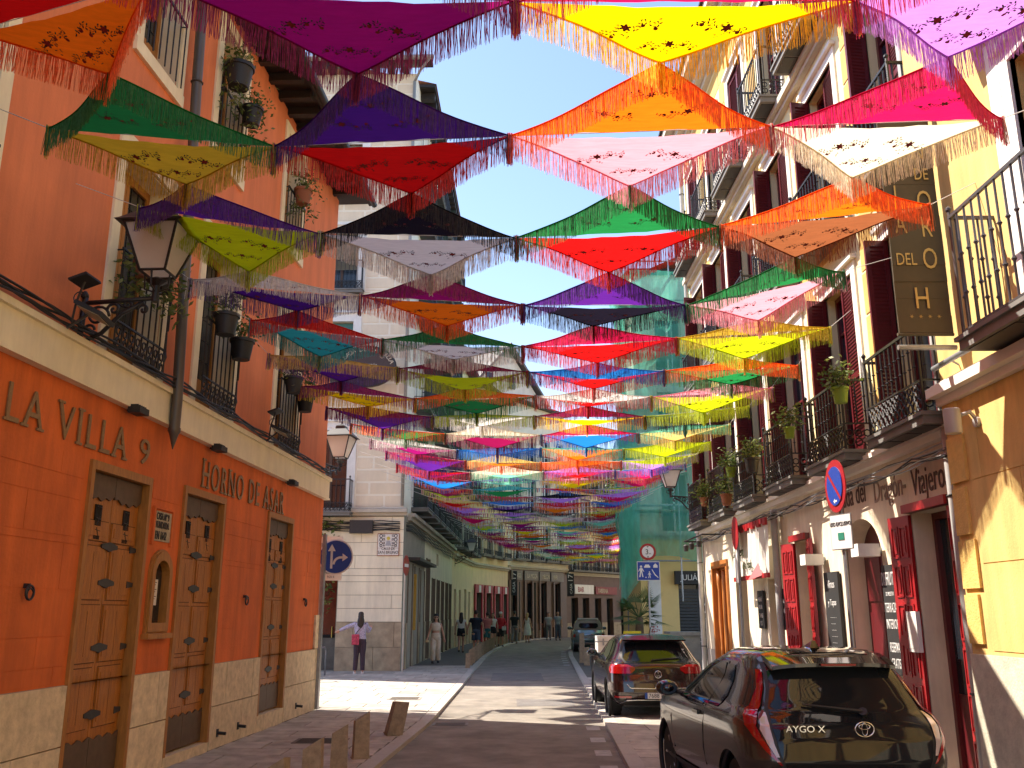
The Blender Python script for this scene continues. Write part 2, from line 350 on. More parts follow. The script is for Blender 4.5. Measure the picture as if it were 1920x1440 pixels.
def fwindow(f, ops, small=False, grille=True):
    a, c, d, e = ops; w_ = f.mb()
    t = .17
    w_.box(a-t, a, -.05, .03, d, e+t); w_.box(c, c+t, -.05, .03, d, e+t); w_.box(a, c, -.05, .03, e, e+t)
    if small: w_.box(a-t, c+t, -.05, .045, d-t, d)
    wn = w_.build('window', cream, f.root)
    b = f.mb(); b.box(a+.004,a+.02,-.335,-.01,d,e); b.box(c-.02,c-.004,-.335,-.01,d,e); b.box(a+.02,c-.02,-.335,-.01,e-.02,e-.004); b.build('reveal', reveal, wn)
    b = f.mb(); m = (a+c)/2
    for x0,x1 in ((a+.02,m-.005),(m+.005,c-.02)):
        b.box(x0,x0+.07,-.33,-.27,d,e-.02); b.box(x1-.07,x1,-.33,-.27,d,e-.02); b.box(x0+.07,x1-.07,-.33,-.27,d,d+.5); b.box(x0+.07,x1-.07,-.33,-.27,e-.12,e-.02)
    b.build('frame', woodf, wn)
    f.mb().box(a+.02,c-.02,-.31,-.30,d+.02,e-.03).build('pane', glassd, wn)
    b = f.mb()
    nz = 6
    for i in range(nz): z = d+.5+(e-d-.6)*i/nz; b.box(a+.09,c-.09,-.298,-.292,z,z+.008)
    for i in range(7): x = a+.09+(c-a-.18)*i/6; b.box(x,x+.008,-.298,-.292,d+.5,e-.12)
    b.build('leading', iron, wn)
    if grille:
        b = f.mb(); zt = d+1.15; k = 9; n_ = .10
        b.box(a-.02,c+.02,n_-.012,n_+.012,zt,zt+.025); b.box(a-.02,c+.02,n_-.012,n_+.012,d+.34,d+.36)
        for i in range(k): 
            x = a+(c-a)*i/(k-1); b.tube([(x,n_,d+.04),(x,n_,zt)], .011, 6)
        b.tube([(a,n_,zt),(a,0,zt)],.01,5); b.tube([(c,n_,zt),(c,0,zt)],.01,5)
        b.tube([(c+.01,n_+.01,zt-.55),(c+.01,n_+.015,zt-.1)],[.012,.012],6); b.lathe((c,n_,d+.18),[(.002,0),(.03,.1),(.018,.16),(.012,.4)],6)
        b.build('grille', iron, wn)
        b = f.mb()
        for i in range(8):
            x = a+(c-a)*(i+.5)/8
            b.torus((x,n_,d+.12),.055,.011,'y',10,5); b.torus((x,n_,d+.25),.045,.010,'y',10,5); b.tube([(x-.05,n_,d+.03),(x+.05,n_,d+.3)],.009,5)
        b.box(a-.02,c+.02,n_-.012,n_+.012,d+.03,d+.05)
        b.build('scrollwork', iron, wn, kind='stuff')
    return wn
for o in uops[:4]: fwindow(A, o)
for o in uops[4:]: fwindow(A, o, True, False)
# upper windows get a simple bar guard
for o in uops[4:]:
    a,c,d,e = o; b = A.mb(); b.box(a,c,.06,.085,d+.9,d+.93)
    for i in range(7): x = a+(c-a)*i/6; b.tube([(x,.07,d+.02),(x,.07,d+.9)],.010,5)
    b.tube([(a,.07,d+.9),(a,0,d+.9)],.01,5); b.tube([(c,.07,d+.9),(c,0,d+.9)],.01,5)
    b.build('window_guard', iron, A.root)
# doors
def oakdoor(f, a, c, z, zb):
    b = f.mb(); b.box(a-.02,a+.05,-.2,.035,zb,z+.06); b.box(c-.05,c+.02,-.2,.035,zb,z+.06); b.box(a+.05,c-.05,-.2,.035,z-.03,z+.06)
    dr = b.build('oak_door', woodf, f.root)
    m = (a+c)/2; hw = (c-a)/2-.06
    f.mb().box(a+.03,c-.03,-.2,-.17,zb,z).build('gap_blackout', inside, dr)  # dark panel added behind the leaves to stop light leaking through the gap
    for sx in (-1,1):
        x0, x1 = (m-hw, m-.004) if sx < 0 else (m+.004, m+hw)
        b = f.mb(); b.box(x0,x1,-.15,-.075,zb+.02,z-.035)
        zz = [zb+.5, zb+1.15, zb+1.78, zb+2.38, z-.5]
        for k in range(len(zz)-1):
            o = .05 if k % 2 else 0
            b.box(x0+.06-o*.6, x1-.07+o*.6, -.08, -.060, zz[k]+.03, zz[k+1]-.03)
            b.box(x0+.10-o*.6, x1-.11+o*.6, -.07, -.054, zz[k]+.08, zz[k+1]-.08)
        b.build('door_leaf', woodm, dr)
        b = f.mb()
        for k in range(len(zz)-1):
            o = .05 if k % 2 else 0
            for q in (0,):
                u0, u1 = x0+.045-o*.6+q*.04, x1-.055+o*.6-q*.04; v0, v1 = zz[k]+.018+q*.05, zz[k+1]-.018-q*.05; n0 = -.0745+q*.016; g = .010
                b.box(u0,u0+g,n0-.004,n0,v0,v1); b.box(u1-g,u1,n0-.004,n0,v0,v1); b.box(u0,u1,n0-.004,n0,v0,v0+g); b.box(u0,u1,n0-.004,n0,v1-g,v1)
            b.box((x0+x1)/2-.003,(x0+x1)/2+.003,-.0545,-.053,zz[k]+.09,zz[k+1]-.09)
        b.build('panel_groove', M('dark_groove',(.13,.05,.014),.7), dr, kind='stuff')
        xo = x0+.04 if sx < 0 else x1-.15
        f.mb().box(x0+.26,x0+.39,-.08,-.060,z-.72,z-.36).build('door_light', inside, dr)
        b = f.mb()
        for k in range(3):
            b.tube([(x0+.325+.03*(-1)**k,-.055,z-.70+.12*k),(x0+.325-.03*(-1)**k,-.055,z-.60+.12*k)],.006,4); b.tube([(x0+.27,-.055,z-.62+.12*k),(x0+.38,-.055,z-.63+.12*k)],.005,4)
        b.build('light_grille', darkm, dr)
        b = f.mb(); N = 14; top = z-.04; pl = [(x0,top),(x1,top)]
        for i in range(N+1):
            u = 1-i/N; pl.append((x0+(x1-x0)*u, top-.22-.045*math.sin(u*math.pi)-.018*math.cos(u*22)))
        b.prism([(p,q) for p,q in pl], 'y', -.073,-.050) ; b.build('lead_canopy', leadm, dr)
        b = f.mb(); pl = [(x0,zb+.03),(x1,zb+.03)]
        for i in range(N+1):
            u = 1-i/N; pl.append((x0+(x1-x0)*u, zb+.42+.02*math.cos(u*19)))
        b.prism(pl, 'y', -.073,-.055); b.build('kick_plate', leadm, dr)
        xe = x0+.01 if sx < 0 else x1-.15
        for k in range(4):
            h = zb+.62+k*.66 if k < 3 else z-.82
            f.mb().prism([(xe,h),(xe+.14,h+.015),(xe+.14,h+.06),(xe,h+.075)], 'y', -.064,-.048).build('hinge', darkm, dr)
    for k in range(4):
        h = zb+.62+k*.66 if k < 3 else z-.82
        f.mb().prism([(m-.17,h+.02),(m-.06,h+.005),(m,h-.012),(m+.06,h+.005),(m+.17,h+.02),(m+.17,h+.06),(m,h+.09),(m-.17,h+.06)], 'y', -.064,-.046).build('strap_hinge', darkm, dr)
for (a,c,z),zb in zip(doors,(.12,.12,.24)):
    oakdoor(A, S(a), S(c), z, zb)
    A.block('door_sill', stone, S(a), S(c), -.2, .03, -.02, zb)
# arched niche window
a, c = S(10.77), S(11.28); mN = (a+c)/2
def arch(w_, z0, z1, n=10):
    pts = [(-w_,z0)] + [(w_,z0)]; h = z1-z0
    for i in range(n+1):
        t = math.pi*i/n; pts.append((w_*math.cos(t), z1-w_*.9+w_*.9*math.sin(t)))
    return pts
b = A.mb(); o1, o2 = arch(.27,1.58,2.50), arch(.19,1.68,2.40)
def ring(b, o, i, n0, n1, cx):
    n = len(o); vs = [(cx+x,n0,z) for x,z in o]+[(cx+x,n0,z) for x,z in i]+[(cx+x,n1,z) for x,z in o]+[(cx+x,n1,z) for x,z in i]
    fs = []
    for k in range(n):
        q = (k+1) % n; fs += [(2*n+k,2*n+q,3*n+q,3*n+k),(k,q,2*n+q,2*n+k),(n+k,n+q,3*n+q,3*n+k)]
    b.add(vs, fs)
ring(b, o1, o2, -.1, .05, mN); ring(b, arch(.30,1.53,2.53), arch(.27,1.58,2.50), -.05, .03, mN); nw = b.build('niche_window', woodf, A.root)
A.mb().prism([(mN+x,z) for x,z in arch(.25,1.6,2.46)], 'y', -.12,-.05).build('pane', glassd, nw)
A.mb().box(mN-.33,mN+.33,-.02,.09,1.50,1.56).build('sill', woodf, nw)
A.mb().box(mN-.13,mN+.08,-.045,-.04,1.88,2.18).build('paper_notice', M('paper',(.75,.72,.66),.8,.04), nw)
b = A.mb()
for k in range(9): b.box(mN-.10,mN+.05-.03*(k % 3),-.039,-.037,2.14-k*.027,2.148-k*.027)
b.build('printed_lines', blackpl, nw)
# plaque
b = A.mb(); a, c = S(10.75), S(11.2); b.box(a,c,0,.015,2.62,2.97); pq = b.build('plaque', M('aged_stone_tile',(.42,.36,.25),.8,.3,20), A.root, 0)
A.mb().box(a-.05,a-.01,0,.03,2.57,3.02).build('plaque_frame', red_lo, pq); A.mb().box(c+.01,c+.05,0,.03,2.57,3.02).build('plaque_frame', red_lo, pq)
A.mb().box(a-.01,c+.01,0,.03,2.99,3.02).build('plaque_frame', red_lo, pq)
for s_, z in (('CASA Nº 9',2.87),('FUNDADA',2.77),('EN 1642',2.64)): A.text(s_, a+.03, .018, z, .085 if 'E' not in s_ else .10, darkm, pq, .62, .006)
for y in (8.31,13.96,17.11):
    t = thing('tether_ring', {8.31:'black iron tether ring at the far left of the orange wall',13.96:'black iron tether ring between the second and third oak doors',17.11:'black iron tether ring near the stone corner of the tavern'}[y], 'iron ring', A.W(S(y),.03,1.97), A.a, 'iron tether rings on the tavern wall')
    b = MB(); b.torus((0,-.03,0),.062,.011,'y',16,6); b.torus((0,-.035,-.015),.05,.008,'y',16,6); b.build('ring', iron, t, 1); MB().box(-.02,.02,-.02,.03,.04,.08).build('staple', iron, t)
# lettering
bz = 0
def lettersL(string, s0, s1, z, h):
    n = len(string); 
    me = textmesh(string, h, 1, .018, bronze, space=1.25); xs_ = [v.co.x for v in me.vertices]; wd = max(xs_)-min(xs_); bpy.data.meshes.remove(me)
    c_ = bpy.data.curves.new('x','FONT'); k = (s1-s0)/wd
    for i,ch in enumerate(string):
        if ch == ' ': continue
        pre = textmesh(string[:i+1], h, 1, .018, bronze, space=1.25); one = textmesh(ch, h, 1, .007, bronze, space=1.25)
        x = max(v.co.x for v in pre.vertices)-max(v.co.x for v in one.vertices); bpy.data.meshes.remove(pre)
        one.transform(Matrix(((k,0,0,s0+x*k),(0,0,-1,-.016),(0,1,0,z),(0,0,0,1)))); link('raised_letter', one, A.root)
        b = MB(-1); xs = [v.co.x for v in one.vertices]
        if ch in 'LAIHRNE': b.box(min(xs)-.025,min(xs)+.085,.008,.025,z-.002,z+.022); 
        if ch in 'AHRN': b.box(max(xs)-.085,max(xs)+.025,.008,.025,z-.002,z+.022)
        if ch in 'VIHN': b.box(min(xs)-.025,min(xs)+.085,.008,.025,z+h-.02,z+h+.002)
        if b.v: b.build('letter_serif', bronze, A.root, kind='stuff')
lettersL('LA VILLA', S(7.65), S(9.85), 3.42, .36); lettersL('9', S(10.18), S(10.42), 3.45, .30); lettersL('HORNO DE ASAR', S(12.0), S(15.55), 3.42, .38)
# eave with brackets
b = A.mb(); b.box(-.2,A.L+.3,-.3,.62,10.55,10.62); b.box(-.2,A.L+.3,.60,.68,10.50,10.64); b.build('eave_boarding', M('dark_timber',(.022,.015,.012),.6,.3,8,.3,20,grain=(6,1,6)), A.root)
for i in range(24):
    s = S(5.5)+i*.53; A.block('eave_bracket', M('dark_timber'), s, s+.12, .0, .56, 10.40, 10.545)
b = A.mb(); b.tube([(S(4),.72,10.52),(A.L+.3,.72,10.52)],.065,8); b.build('gutter', darkm, A.root, 1)
rt = M('roof_tile', (.30,.12,.07), .8,.2,6)
A.mb().add([(-.2,.7,10.63),(A.L+.3,.7,10.63),(A.L+.3,-6,12.6),(-.2,-6,12.6)],[(0,1,2,3)]).build('roof', rt, A.root)
# cable bundle along the band
cb = thing('cable_bundle', 'sagging black cable bundle running along the top of the cream band', 'cables', (0,0,0))
rn = random.Random(9)
for q in range(5):
    pts = []; 
    for i in range(90):
        y = 5.5+i*.142; wv = A.W(S(y), .15+.02*math.sin(i*.6+q), 4.455+.018*q+.02*math.sin(i*.5+q*2)); pts.append(wv)
    MB().tube(pts, .013, 5).build('cable', blackpl, cb, 1)
# downpipe
dp = thing('downpipe', 'brown grey metal downpipe ending in a pointed spout over the cream band', 'downpipe', A.W(S(10.72),.16,3.75), A.a)
b = MB(); b.tube([(-.38,0,6.9),(-.28,0,4.7),(-.14,0,2.6),(0,0,.55),(0,0,.16)],.065,12); b.build('pipe', M('pipe_brown',(.10,.085,.075),.4,.1,4,metal=.3), dp, 40)
MB().lathe((0,0,0),[(.005,-.06),(.055,.12),(.075,.16),(.075,.2)],12).build('spout', M('pipe_brown'), dp, 40)
for z in (2.6,4.7): MB().torus((-.14 if z < 3 else -.28,0,z),.07,.012,'z',14,6).build('pipe_clip', darkm, dp)
# metal corner strip
t = thing('corner_guard', 'tall pale galvanised strip guarding the tavern corner', 'metal strip', A.W(A.L+.02,.06,0), A.a); MB().box(-.06,.06,-.03,.03,.02,3.3).build('strip', galv, t)
for z in (.6,1.8,2.9): MB().box(-.065,.065,-.034,.034,z,z+.05).build('clamp', galv, t)
# foot scrapers (pegs on the base)
for y in (14.0,13.2,16.9):
    t = thing('wall_peg', 'short black iron peg on the stone base '+{14.0:'just before the third oak door',13.2:'beside the second oak door',16.9:'after the third oak door'}[y], 'iron peg', A.W(S(y),.03,.2), A.a, 'iron pegs on the tavern base')
    b = MB(); b.box(-.03,.03,-.02,.0,-.05,.05); b.tube([(0,0,0),(0,-.13,-.01)],.022,8); b.build('peg', iron, t)
# small spotlights under the band
for y,lab in ((9.8,'over the first oak door'),(12.2,'over the second oak door'),(15.6,'over the third oak door')):
    t = thing('spotlight', 'small black spotlight under the cream band '+lab, 'spotlight', A.W(S(y),.02,3.95), A.a, 'spotlights under the cream band')
    b = MB(); b.box(-.11,.11,-.20,-.06,-.03,.04); b.build('lamp_head', blackpl, t); b = MB()
    for i in range(5): b.box(-.10+.045*i,-.085+.045*i,-.17,-.07,.04,.065)
    b.build('cooling_fins', blackpl, t); MB().tube([(0,-.07,0),(0,0,.02)],.015,6).build('arm', blackpl, t)
# flood lights on the band
for y,lab in ((8.2,'left of the near street lamp'),(14.05,'between the second and third grilles')):
    t = thing('floodlight', 'flat black floodlight pair standing on the cream band '+lab, 'floodlight', A.W(S(y),.30,4.46), A.a, 'floodlights on the cream band')
    b = MB(); b.box(-.2,.2,-.14,.14,-.02,.02); o = b.build('lamp_head', blackpl, t); o.location=(.1,-.06,.12); o.rotation_euler=(R(25),0,R(10))
    o = MB().box(-.17,.17,-.11,.11,-.028,-.021).build('lamp_glass', M('lamp_glass',(.45,.42,.32),.2), t); o.location=(.1,-.06,.12); o.rotation_euler=(R(25),0,R(10))
    b = MB(); b.box(-.14,.14,-.09,.09,-.012,.012); o = b.build('top_lamp', blackpl, t); o.location=(0,.02,.42); o.rotation_euler=(R(-20),0,0)
    b = MB(); b.tube([(0,.1,.0),(0,.08,.2),(0,.02,.41)],.012,6); b.tube([(0,.14,-.05),(.08,0,.1)],.015,6); b.torus((0,.05,.25),.06,.006,'x',12,5); b.build('arm', darkm, t)
# pots on the grilles
spec = [(9.4,5.62,'small terracotta pot with trailing ivy behind the near lantern',.11,.5,terracotta),(9.9,5.62,'leafy dark pot hanging in the first grille',.12,.5,blackpl),
 (11.85,5.72,'ribbed black pot with fern on the second grille',.17,.0,None),(12.5,5.55,'lower ribbed black pot on the second grille',.17,.0,None),
 (15.0,5.66,'black pot with pale plant on the third grille',.16,.0,None),(15.75,5.5,'lower black pot on the third grille',.16,.0,None),
 (11.6,9.35,'dark pot with trailing ivy in the upper window above the second grille',.2,.9,None),(12.2,9.1,'second ivy pot in that upper window',.16,.9,None),
 (14.9,9.1,'terracotta pot with red flowers in the upper window near the corner',.16,.5,terracotta)]
for i,(y,z,lab,r,dr,pm) in enumerate(spec):
    potplant(lab, A.W(S(y),.24,z-.25), r, r*1.75, pm or blackpl, i, 220 if dr else 130, .13, dr, 'plant pots on the tavern windows')
# wires/stub fixings
b = MB()
# ================================================================ STREET LAMPS
lampglass = M('frosted_lamp_glass', (.90,.87,.82), .5, .04, 3, trans=.5)
def lantern(t, x, z0, k=1.):
    b = MB(); w0, w1, h = .13*k, .27*k, .47*k
    def sq(w_, z): return [(x-w_,-w_,z),(x+w_,-w_,z),(x+w_,w_,z),(x-w_,w_,z)]
    for i in range(4):
        p, q = sq(w0,z0)[i], sq(w1,z0+h)[i]; p2, q2 = sq(w0,z0)[(i+1)%4], sq(w1,z0+h)[(i+1)%4]
        b.tube([p,q],.014*k,5); b.tube([p,p2],.014*k,5); b.tube([q,q2],.016*k,5)
    fr = b.build('lantern_frame', iron, t)
    b = MB(); e = .006
    for i in range(4):
        b.add([sq(w0-e,z0)[i], sq(w0-e,z0)[(i+1)%4], sq(w1-e,z0+h)[(i+1)%4], sq(w1-e,z0+h)[i]], [(0,1,2,3)])
    b.build('lamp_pane', lampglass, t)
    b = MB(); pr = [(.34,.0),(.30,.03),(.16,.17),(.11,.18),(.10,.25),(.05,.28),(.015,.30)]
    vs = []; fs = []
    for i,(r,zz) in enumerate(pr): vs += [(x+r*k*sx, r*k*sy, z0+h+zz*k) for sx,sy in ((-1,-1),(1,-1),(1,1),(-1,1))]
    for i in range(len(pr)-1): fs += [(i*4+j,i*4+(j+1)%4,(i+1)*4+(j+1)%4,(i+1)*4+j) for j in range(4)]
    fs += [(0,3,2,1)]; b.add(vs, fs); b.tube([(x,0,z0+h+.28*k),(x,0,z0+h+.36*k)],.015*k,6); b.build('lamp_roof', darkm, t)
    b = MB(); b.tube([(x,0,z0-.30*k),(x,0,z0-.12*k)],.035*k,8)
    for sx in (-1,1): b.tube([(x,0,z0-.2*k),(x+.12*k*sx,0,z0-.16*k),(x+.13*k*sx,0,z0)],.010*k,5); b.tube([(x,0,z0-.2*k),(x,.12*k*sx,z0-.16*k),(x,.13*k*sx,z0)],.010*k,5)
    b.lathe((x,0,z0-.14*k),[(.02*k,0),(.11*k,.06*k),(.03*k,.10*k)],10); b.build('lamp_cradle', iron, t)
def streetlamp(label, loc, rz, L=.72, k=1.):
    t = thing('street_lamp', label, 'street lamp', loc, rz, 'bracket street lamps')
    b = MB(); b.tube([(0,0,-.36*k),(.02,0,.2*k)],.03*k,8); b.lathe((0.01,0,.18*k),[(.04*k,0),(.04*k,.03*k),(.015*k,.07*k)],8); b.lathe((0.0,0,-.45*k),[(.005,0),(.035*k,.08*k),(.03*k,.12*k)],8)
    b.tube([(0,0,.12*k),(L,0,.16*k)],.024*k,6)
    b.tube([(0,0,-.3*k),(L*.3,0,-.2*k),(L*.55,0,.0),(L*.85,0,.12*k)],.022*k,6)
    def spiral(cx, cz, r, tn, d=1):
        pts = [(cx+d*r*(1-i/26)*math.cos(i/26*tn*6.28), 0, cz+r*(1-i/26)*math.sin(i/26*tn*6.28)) for i in range(24)]; b.tube(pts,.015*k,5)
    spiral(L*.22,-.02*k,.12*k,1.6); spiral(L*.44,.05*k,.07*k,1.4,-1); spiral(L*.12,-.16*k,.06*k,1.3); spiral(L*.62,.09*k,.045*k,1.3); spiral(L*.85,.04*k,.06*k,1.3,-1)
    b.build('bracket', iron, t, 1)
    lantern(t, L, .42*k, k)
    return t
p = A.W(S(8.67),.02,4.70); streetlamp('large black lantern on a scrolled bracket over the orange wall', p, A.a-R(90)+R(0), .74, 1.0)
streetlamp('black lantern on a bracket beyond the tavern corner', (-4.05,18.5,4.72), R(82), 1.55, 1.)
# ================================================================ YELLOW POSADA (right)
yel = M('yellow_plaster', (.70,.50,.17), .85, .06, 2, .1, 40, stain=.06)
yelpale = M('pale_yellow_plaster', (.80,.69,.40), .85, .05, 2, stain=.08)
crem = M('cream_ground_floor', (.78,.68,.51), .85, .09, 2, .15, 40, stain=.18)
trim = M('white_trim', (.80,.75,.68), .7, .05, 3)
B = Frame('yellow_inn', 'yellow inn with dark red shutters and rows of iron balconies on the right', 'building', (4.8, 9.43), (4.8, 23.2), 1)
b0 = 9.43
shut_me = {}
def shutter_mesh(w_, h, mat, key, louv=True):
    if key in shut_me: return shut_me[key]
    b = MB(); t = .02
    b.box(0,.06,-t,t,0,h); b.box(w_-.06,w_,-t,t,0,h); b.box(.06,w_-.06,-t,t,0,.10); b.box(.06,w_-.06,-t,t,h-.08,h); b.box(.06,w_-.06,-t,t,h*.42,h*.42+.08)
    if louv:
        for z0,z1 in ((.10,h*.42),(h*.42+.08,h-.08)):
            n = int((z1-z0)/.05)
            for i in range(n):
                z = z0+(z1-z0)*(i+.5)/n; b.add([(.06,-t*.8,z-.022),(w_-.06,-t*.8,z-.022),(w_-.06,t*.8,z+.018),(.06,t*.8,z+.018)],[(0,1,2,3)])
        b.box(.06,w_-.06,-.003,.003,.1,h-.08)
    shut_me[key] = b.mesh('shutter', mat); return shut_me[key]
def rwindow(f, a, c, d, e, k, tr=trim, fr=redpaint, sm=redpaint):
    t = .15; w_ = f.mb(); w_.box(a-t,a,-.05,.03,d,e+t); w_.box(c,c+t,-.05,.03,d,e+t); w_.box(a,c,-.05,.03,e,e+t); w_.box(a-t-.05,c+t+.05,-.02,.09,e+t,e+t+.06)
    wn = w_.build('window', tr, f.root); b = f.mb(); m = (a+c)/2
    b.box(a,a+.06,-.25,-.17,d,e); b.box(c-.06,c,-.25,-.17,d,e); b.box(a+.06,c-.06,-.25,-.17,e-.07,e); b.box(m-.04,m+.04,-.25,-.17,d,e-.07)
    for z in (d+.35,d+(e-d)*.55,e-.6): b.box(a+.06,m-.04,-.24,-.19,z,z+.04); b.box(m+.04,c-.06,-.24,-.19,z,z+.04)
    b.build('frame', fr, wn); f.mb().box(a+.06,c-.06,-.23,-.22,d,e-.07).build('pane', glassd, wn)
    h = e-d-.03; sw = (c-a)/2-.015; me = shutter_mesh(sw, h, sm, ('s',round(sw,2),round(h,2),sm.name)); me2 = shutter_mesh(.30, h, sm, ('s',.3,round(h,2),sm.name))
    an = [(-4,96),(-9,None),(-2,100),(-12,92),(-3,3),(-6,98)][k % 6]
    # near jamb leaf (small s side) and far jamb leaf
    link('shutter', me, wn, f.P(a+.01,-.02,d+.01), (0,0,R(an[0])*f.g*1.))
    if an[1] is not None:
        if an[1] < 10: link('shutter', me, wn, f.P(c-.01,-.03,d+.01), (0,0,R(180)+R(an[1])*f.g))
        else: link('shutter', me2, wn, f.P(c-.01,-.02,d+.01), (0,0,R(an[1])*f.g))
    return wn
def baluster_mesh(h, mat):
    k = ('b',round(h,2),mat.name)
    if k not in shut_me:
        b = MB(); b.lathe((0,0,0),[(.011,0),(.011,h*.28),(.024,h*.30),(.011,h*.32),(.011,h*.62),(.024,h*.64),(.011,h*.66),(.011,h)],6); shut_me[k] = b.mesh('baluster', mat, 40)
    return shut_me[k]
stonegrey = M('balcony_slab', (.17,.165,.155), .7, .15, 5)
def balcony(f, a, c, z, dep, h, nb, indiv=True, panel=.34, nd=3, slabm_=None, mat=None, lab=None):
    mat = mat or iron; n = dep
    b = f.mb(); b.box(a,c,0,n,z-.14,z); b.box(a-.03,c+.03,0,n+.03,z-.05,z-.01)
    bp = b.build('balcony', slabm_ or stonegrey, f.root)
    b = f.mb()
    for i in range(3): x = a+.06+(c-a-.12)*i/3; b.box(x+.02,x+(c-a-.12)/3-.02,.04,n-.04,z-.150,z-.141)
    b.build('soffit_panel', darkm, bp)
    b = f.mb(); e = .03; n2 = n-.04; zt = z+h
    b.box(a+.02,c-.02,n2-e/2,n2+e/2,zt-.02,zt+.012); b.box(a+.02,a+.05,0,n2,zt-.02,zt+.012); b.box(c-.05,c-.02,0,n2,zt-.02,zt+.012)
    b.box(a+.02,c-.02,n2-.01,n2+.01,z+panel,z+panel+.02); b.box(a+.025,a+.045,0,n2,z+panel,z+panel+.02); b.box(c-.045,c-.025,0,n2,z+panel,z+panel+.02)
    for s_ in (a+.035,c-.035): b.tube([(s_,n2,z),(s_,n2,zt+.05)],.018,6); b.lathe((s_,n2,zt+.04),[(.01,0),(.03,.03),(.03,.05),(.005,.075)],8)
    b.build('handrail', mat, bp)
    pos = [(a+.035+(c-a-.07)*i/nb, n2) for i in range(1,nb)] + [(s_, n2*(j+.5)/nd) for s_ in (a+.035,c-.035) for j in range(nd)]
    if indiv:
        me = baluster_mesh(h-panel-.03, mat)
        for s_, q in pos: link('baluster', me, bp, f.P(s_,q,z+panel+.01))
    else:
        b = f.mb()
        for s_, q in pos: b.box(s_-.008,s_+.008,q-.008,q+.008,z,zt)
        b.build('balusters', mat, bp, kind='stuff')
    if panel < .1: return bp
    b = f.mb(); nk = int((c-a)/.13)
    for i in range(nk):
        x = a+.05+(c-a-.1)*(i+.5)/nk; 
        for zz,r in ((z+.09,.055),(z+.20,.05),(z+panel-.05,.035)):
            b.torus((x,n2,zz),r,.010,'y',8,4)
        b.tube([(x-.06,n2,z+.03),(x,n2,z+panel*.5),(x+.06,n2,z+panel-.02)],.008,4)
    for s_ in (a+.035,c-.035):
        for j in range(3):
            q = n2*(j+.5)/3; b.torus((s_,q,z+.1),.05,.010,'x',8,4); b.torus((s_,q,z+.22),.045,.010,'x',8,4)
    b.build('scroll_panel', mat, bp, kind='stuff')
    if lab: bp['label'] = lab
    return bp
by = [9.5+2.35*k for k in range(6)]
def win_s(k): c_ = by[k]+.78-b0; return c_-.60, c_+.60
F1, F2, F3 = (3.92,6.45), (7.25,9.85), (10.72,13.2)
ups = []
for k in range(6):
    a, c = win_s(k)
    for F_ in (F1,F2,F3): ups.append((a,c,*F_))
gf = [ # ground floor openings in facade s
 ((9.95-b0),(10.95-b0),0,2.95),((11.95-b0),(13.3-b0),0,3.05),((14.85-b0),(15.55-b0),0,2.95),((16.6-b0),(17.4-b0),0,2.4),((18.95-b0),(19.9-b0),0,2.7),((20.5-b0),(22.1-b0),0,2.95)]
wall(B, 0, B.L, -.05, 3.72, gf, crem, 'ground_floor_wall', .35, top=False)
wall(B, 0, B.L, 3.72, 15, ups, yelpale, 'upper_wall', .25)
for z0,z1,n1 in ((3.66,3.74,.10),(3.74,3.80,.17),(3.80,3.84,.13),(10.30,10.38,.10),(10.38,10.50,.18),(10.50,10.56,.12)):
    B.block('cornice', trim if z0 < 9 else M('cornice_grey',(.55,.50,.42),.8,.08), 0, B.L, .0, n1, z0, z1)
for z0,z1,n1 in ((14.3,14.45,.12),(14.45,14.7,.3),(14.7,14.95,.55)): B.block('roof_cornice', M('cornice_grey'), 0, B.L+.2, 0, n1, z0, z1)
m = MB(1); m.box(-.1,B.L+.2,-.6,.62,14.95,15.02); m.build('eave', M('dark_timber'), B.root)
pil = [(a-.34,c+.34,d-.1,e+.4) for a,c,d,e in ups]
yb = M('ochre_ashlar', (.62,.385,.115), .85, .06, 3, .15, 40, rnd=.05)
for z0,z1 in ((3.86,6.9),(6.95,10.28),(10.6,14.2)):
    courses(B, .35, B.L-.3, z0, z1, pil, .56, .95, yb, 'ashlar_block', 0, .010, .045, int(z0))
for i,(a,c,d,e) in enumerate(ups):
    rwindow(B, a, c, d, e, i*5+3)
for k in range(6):
    y = by[k]-b0
    balcony(B, y, y+1.56, 3.90, .40, .95, 12, True)
    balcony(B, y, y+1.56, 7.20, .38, .95, 12, k < 5, .3)
    balcony(B, y, y+1.56, 10.62, .45, .98, 14, False, .3)
# pinkish pilaster strip lower: stone plinth
for a,c in ((0,.5),(1.55,2.3),(3.85,5.4),(6.15,7.1),(8.0,9.5),(10.5,11.05),(12.7,B.L)):
    B.block('plinth', M('grey_plinth',(.36,.33,.29),.85,.12,6), a+.02, c-.02, -.1, .03, -.05, .95)
# text panel
A_ = 'Posada del Dragón - Viajeros'
txtm = M('brown_paint_letters', (.11,.06,.04), .7)
me = textmesh(A_, .40, 1, .004, txtm, shear=0, space=.95); wd = max(v.co.x for v in me.vertices)
B.text('Posada del', 13.62-b0, .006, 3.26, .32, txtm, None, .70, .004, 'painted_sign', shear=.06)
B.text('Dragón-', 12.0-b0+.02, .006, 3.20, .30, M('faded_letters',(.30,.22,.16),.8), None, .72, .004, 'painted_sign', shear=.06)
B.text('Viajeros', 10.85-b0, .006, 3.15, .32, txtm, None, .66, .004, 'painted_sign', shear=.06)
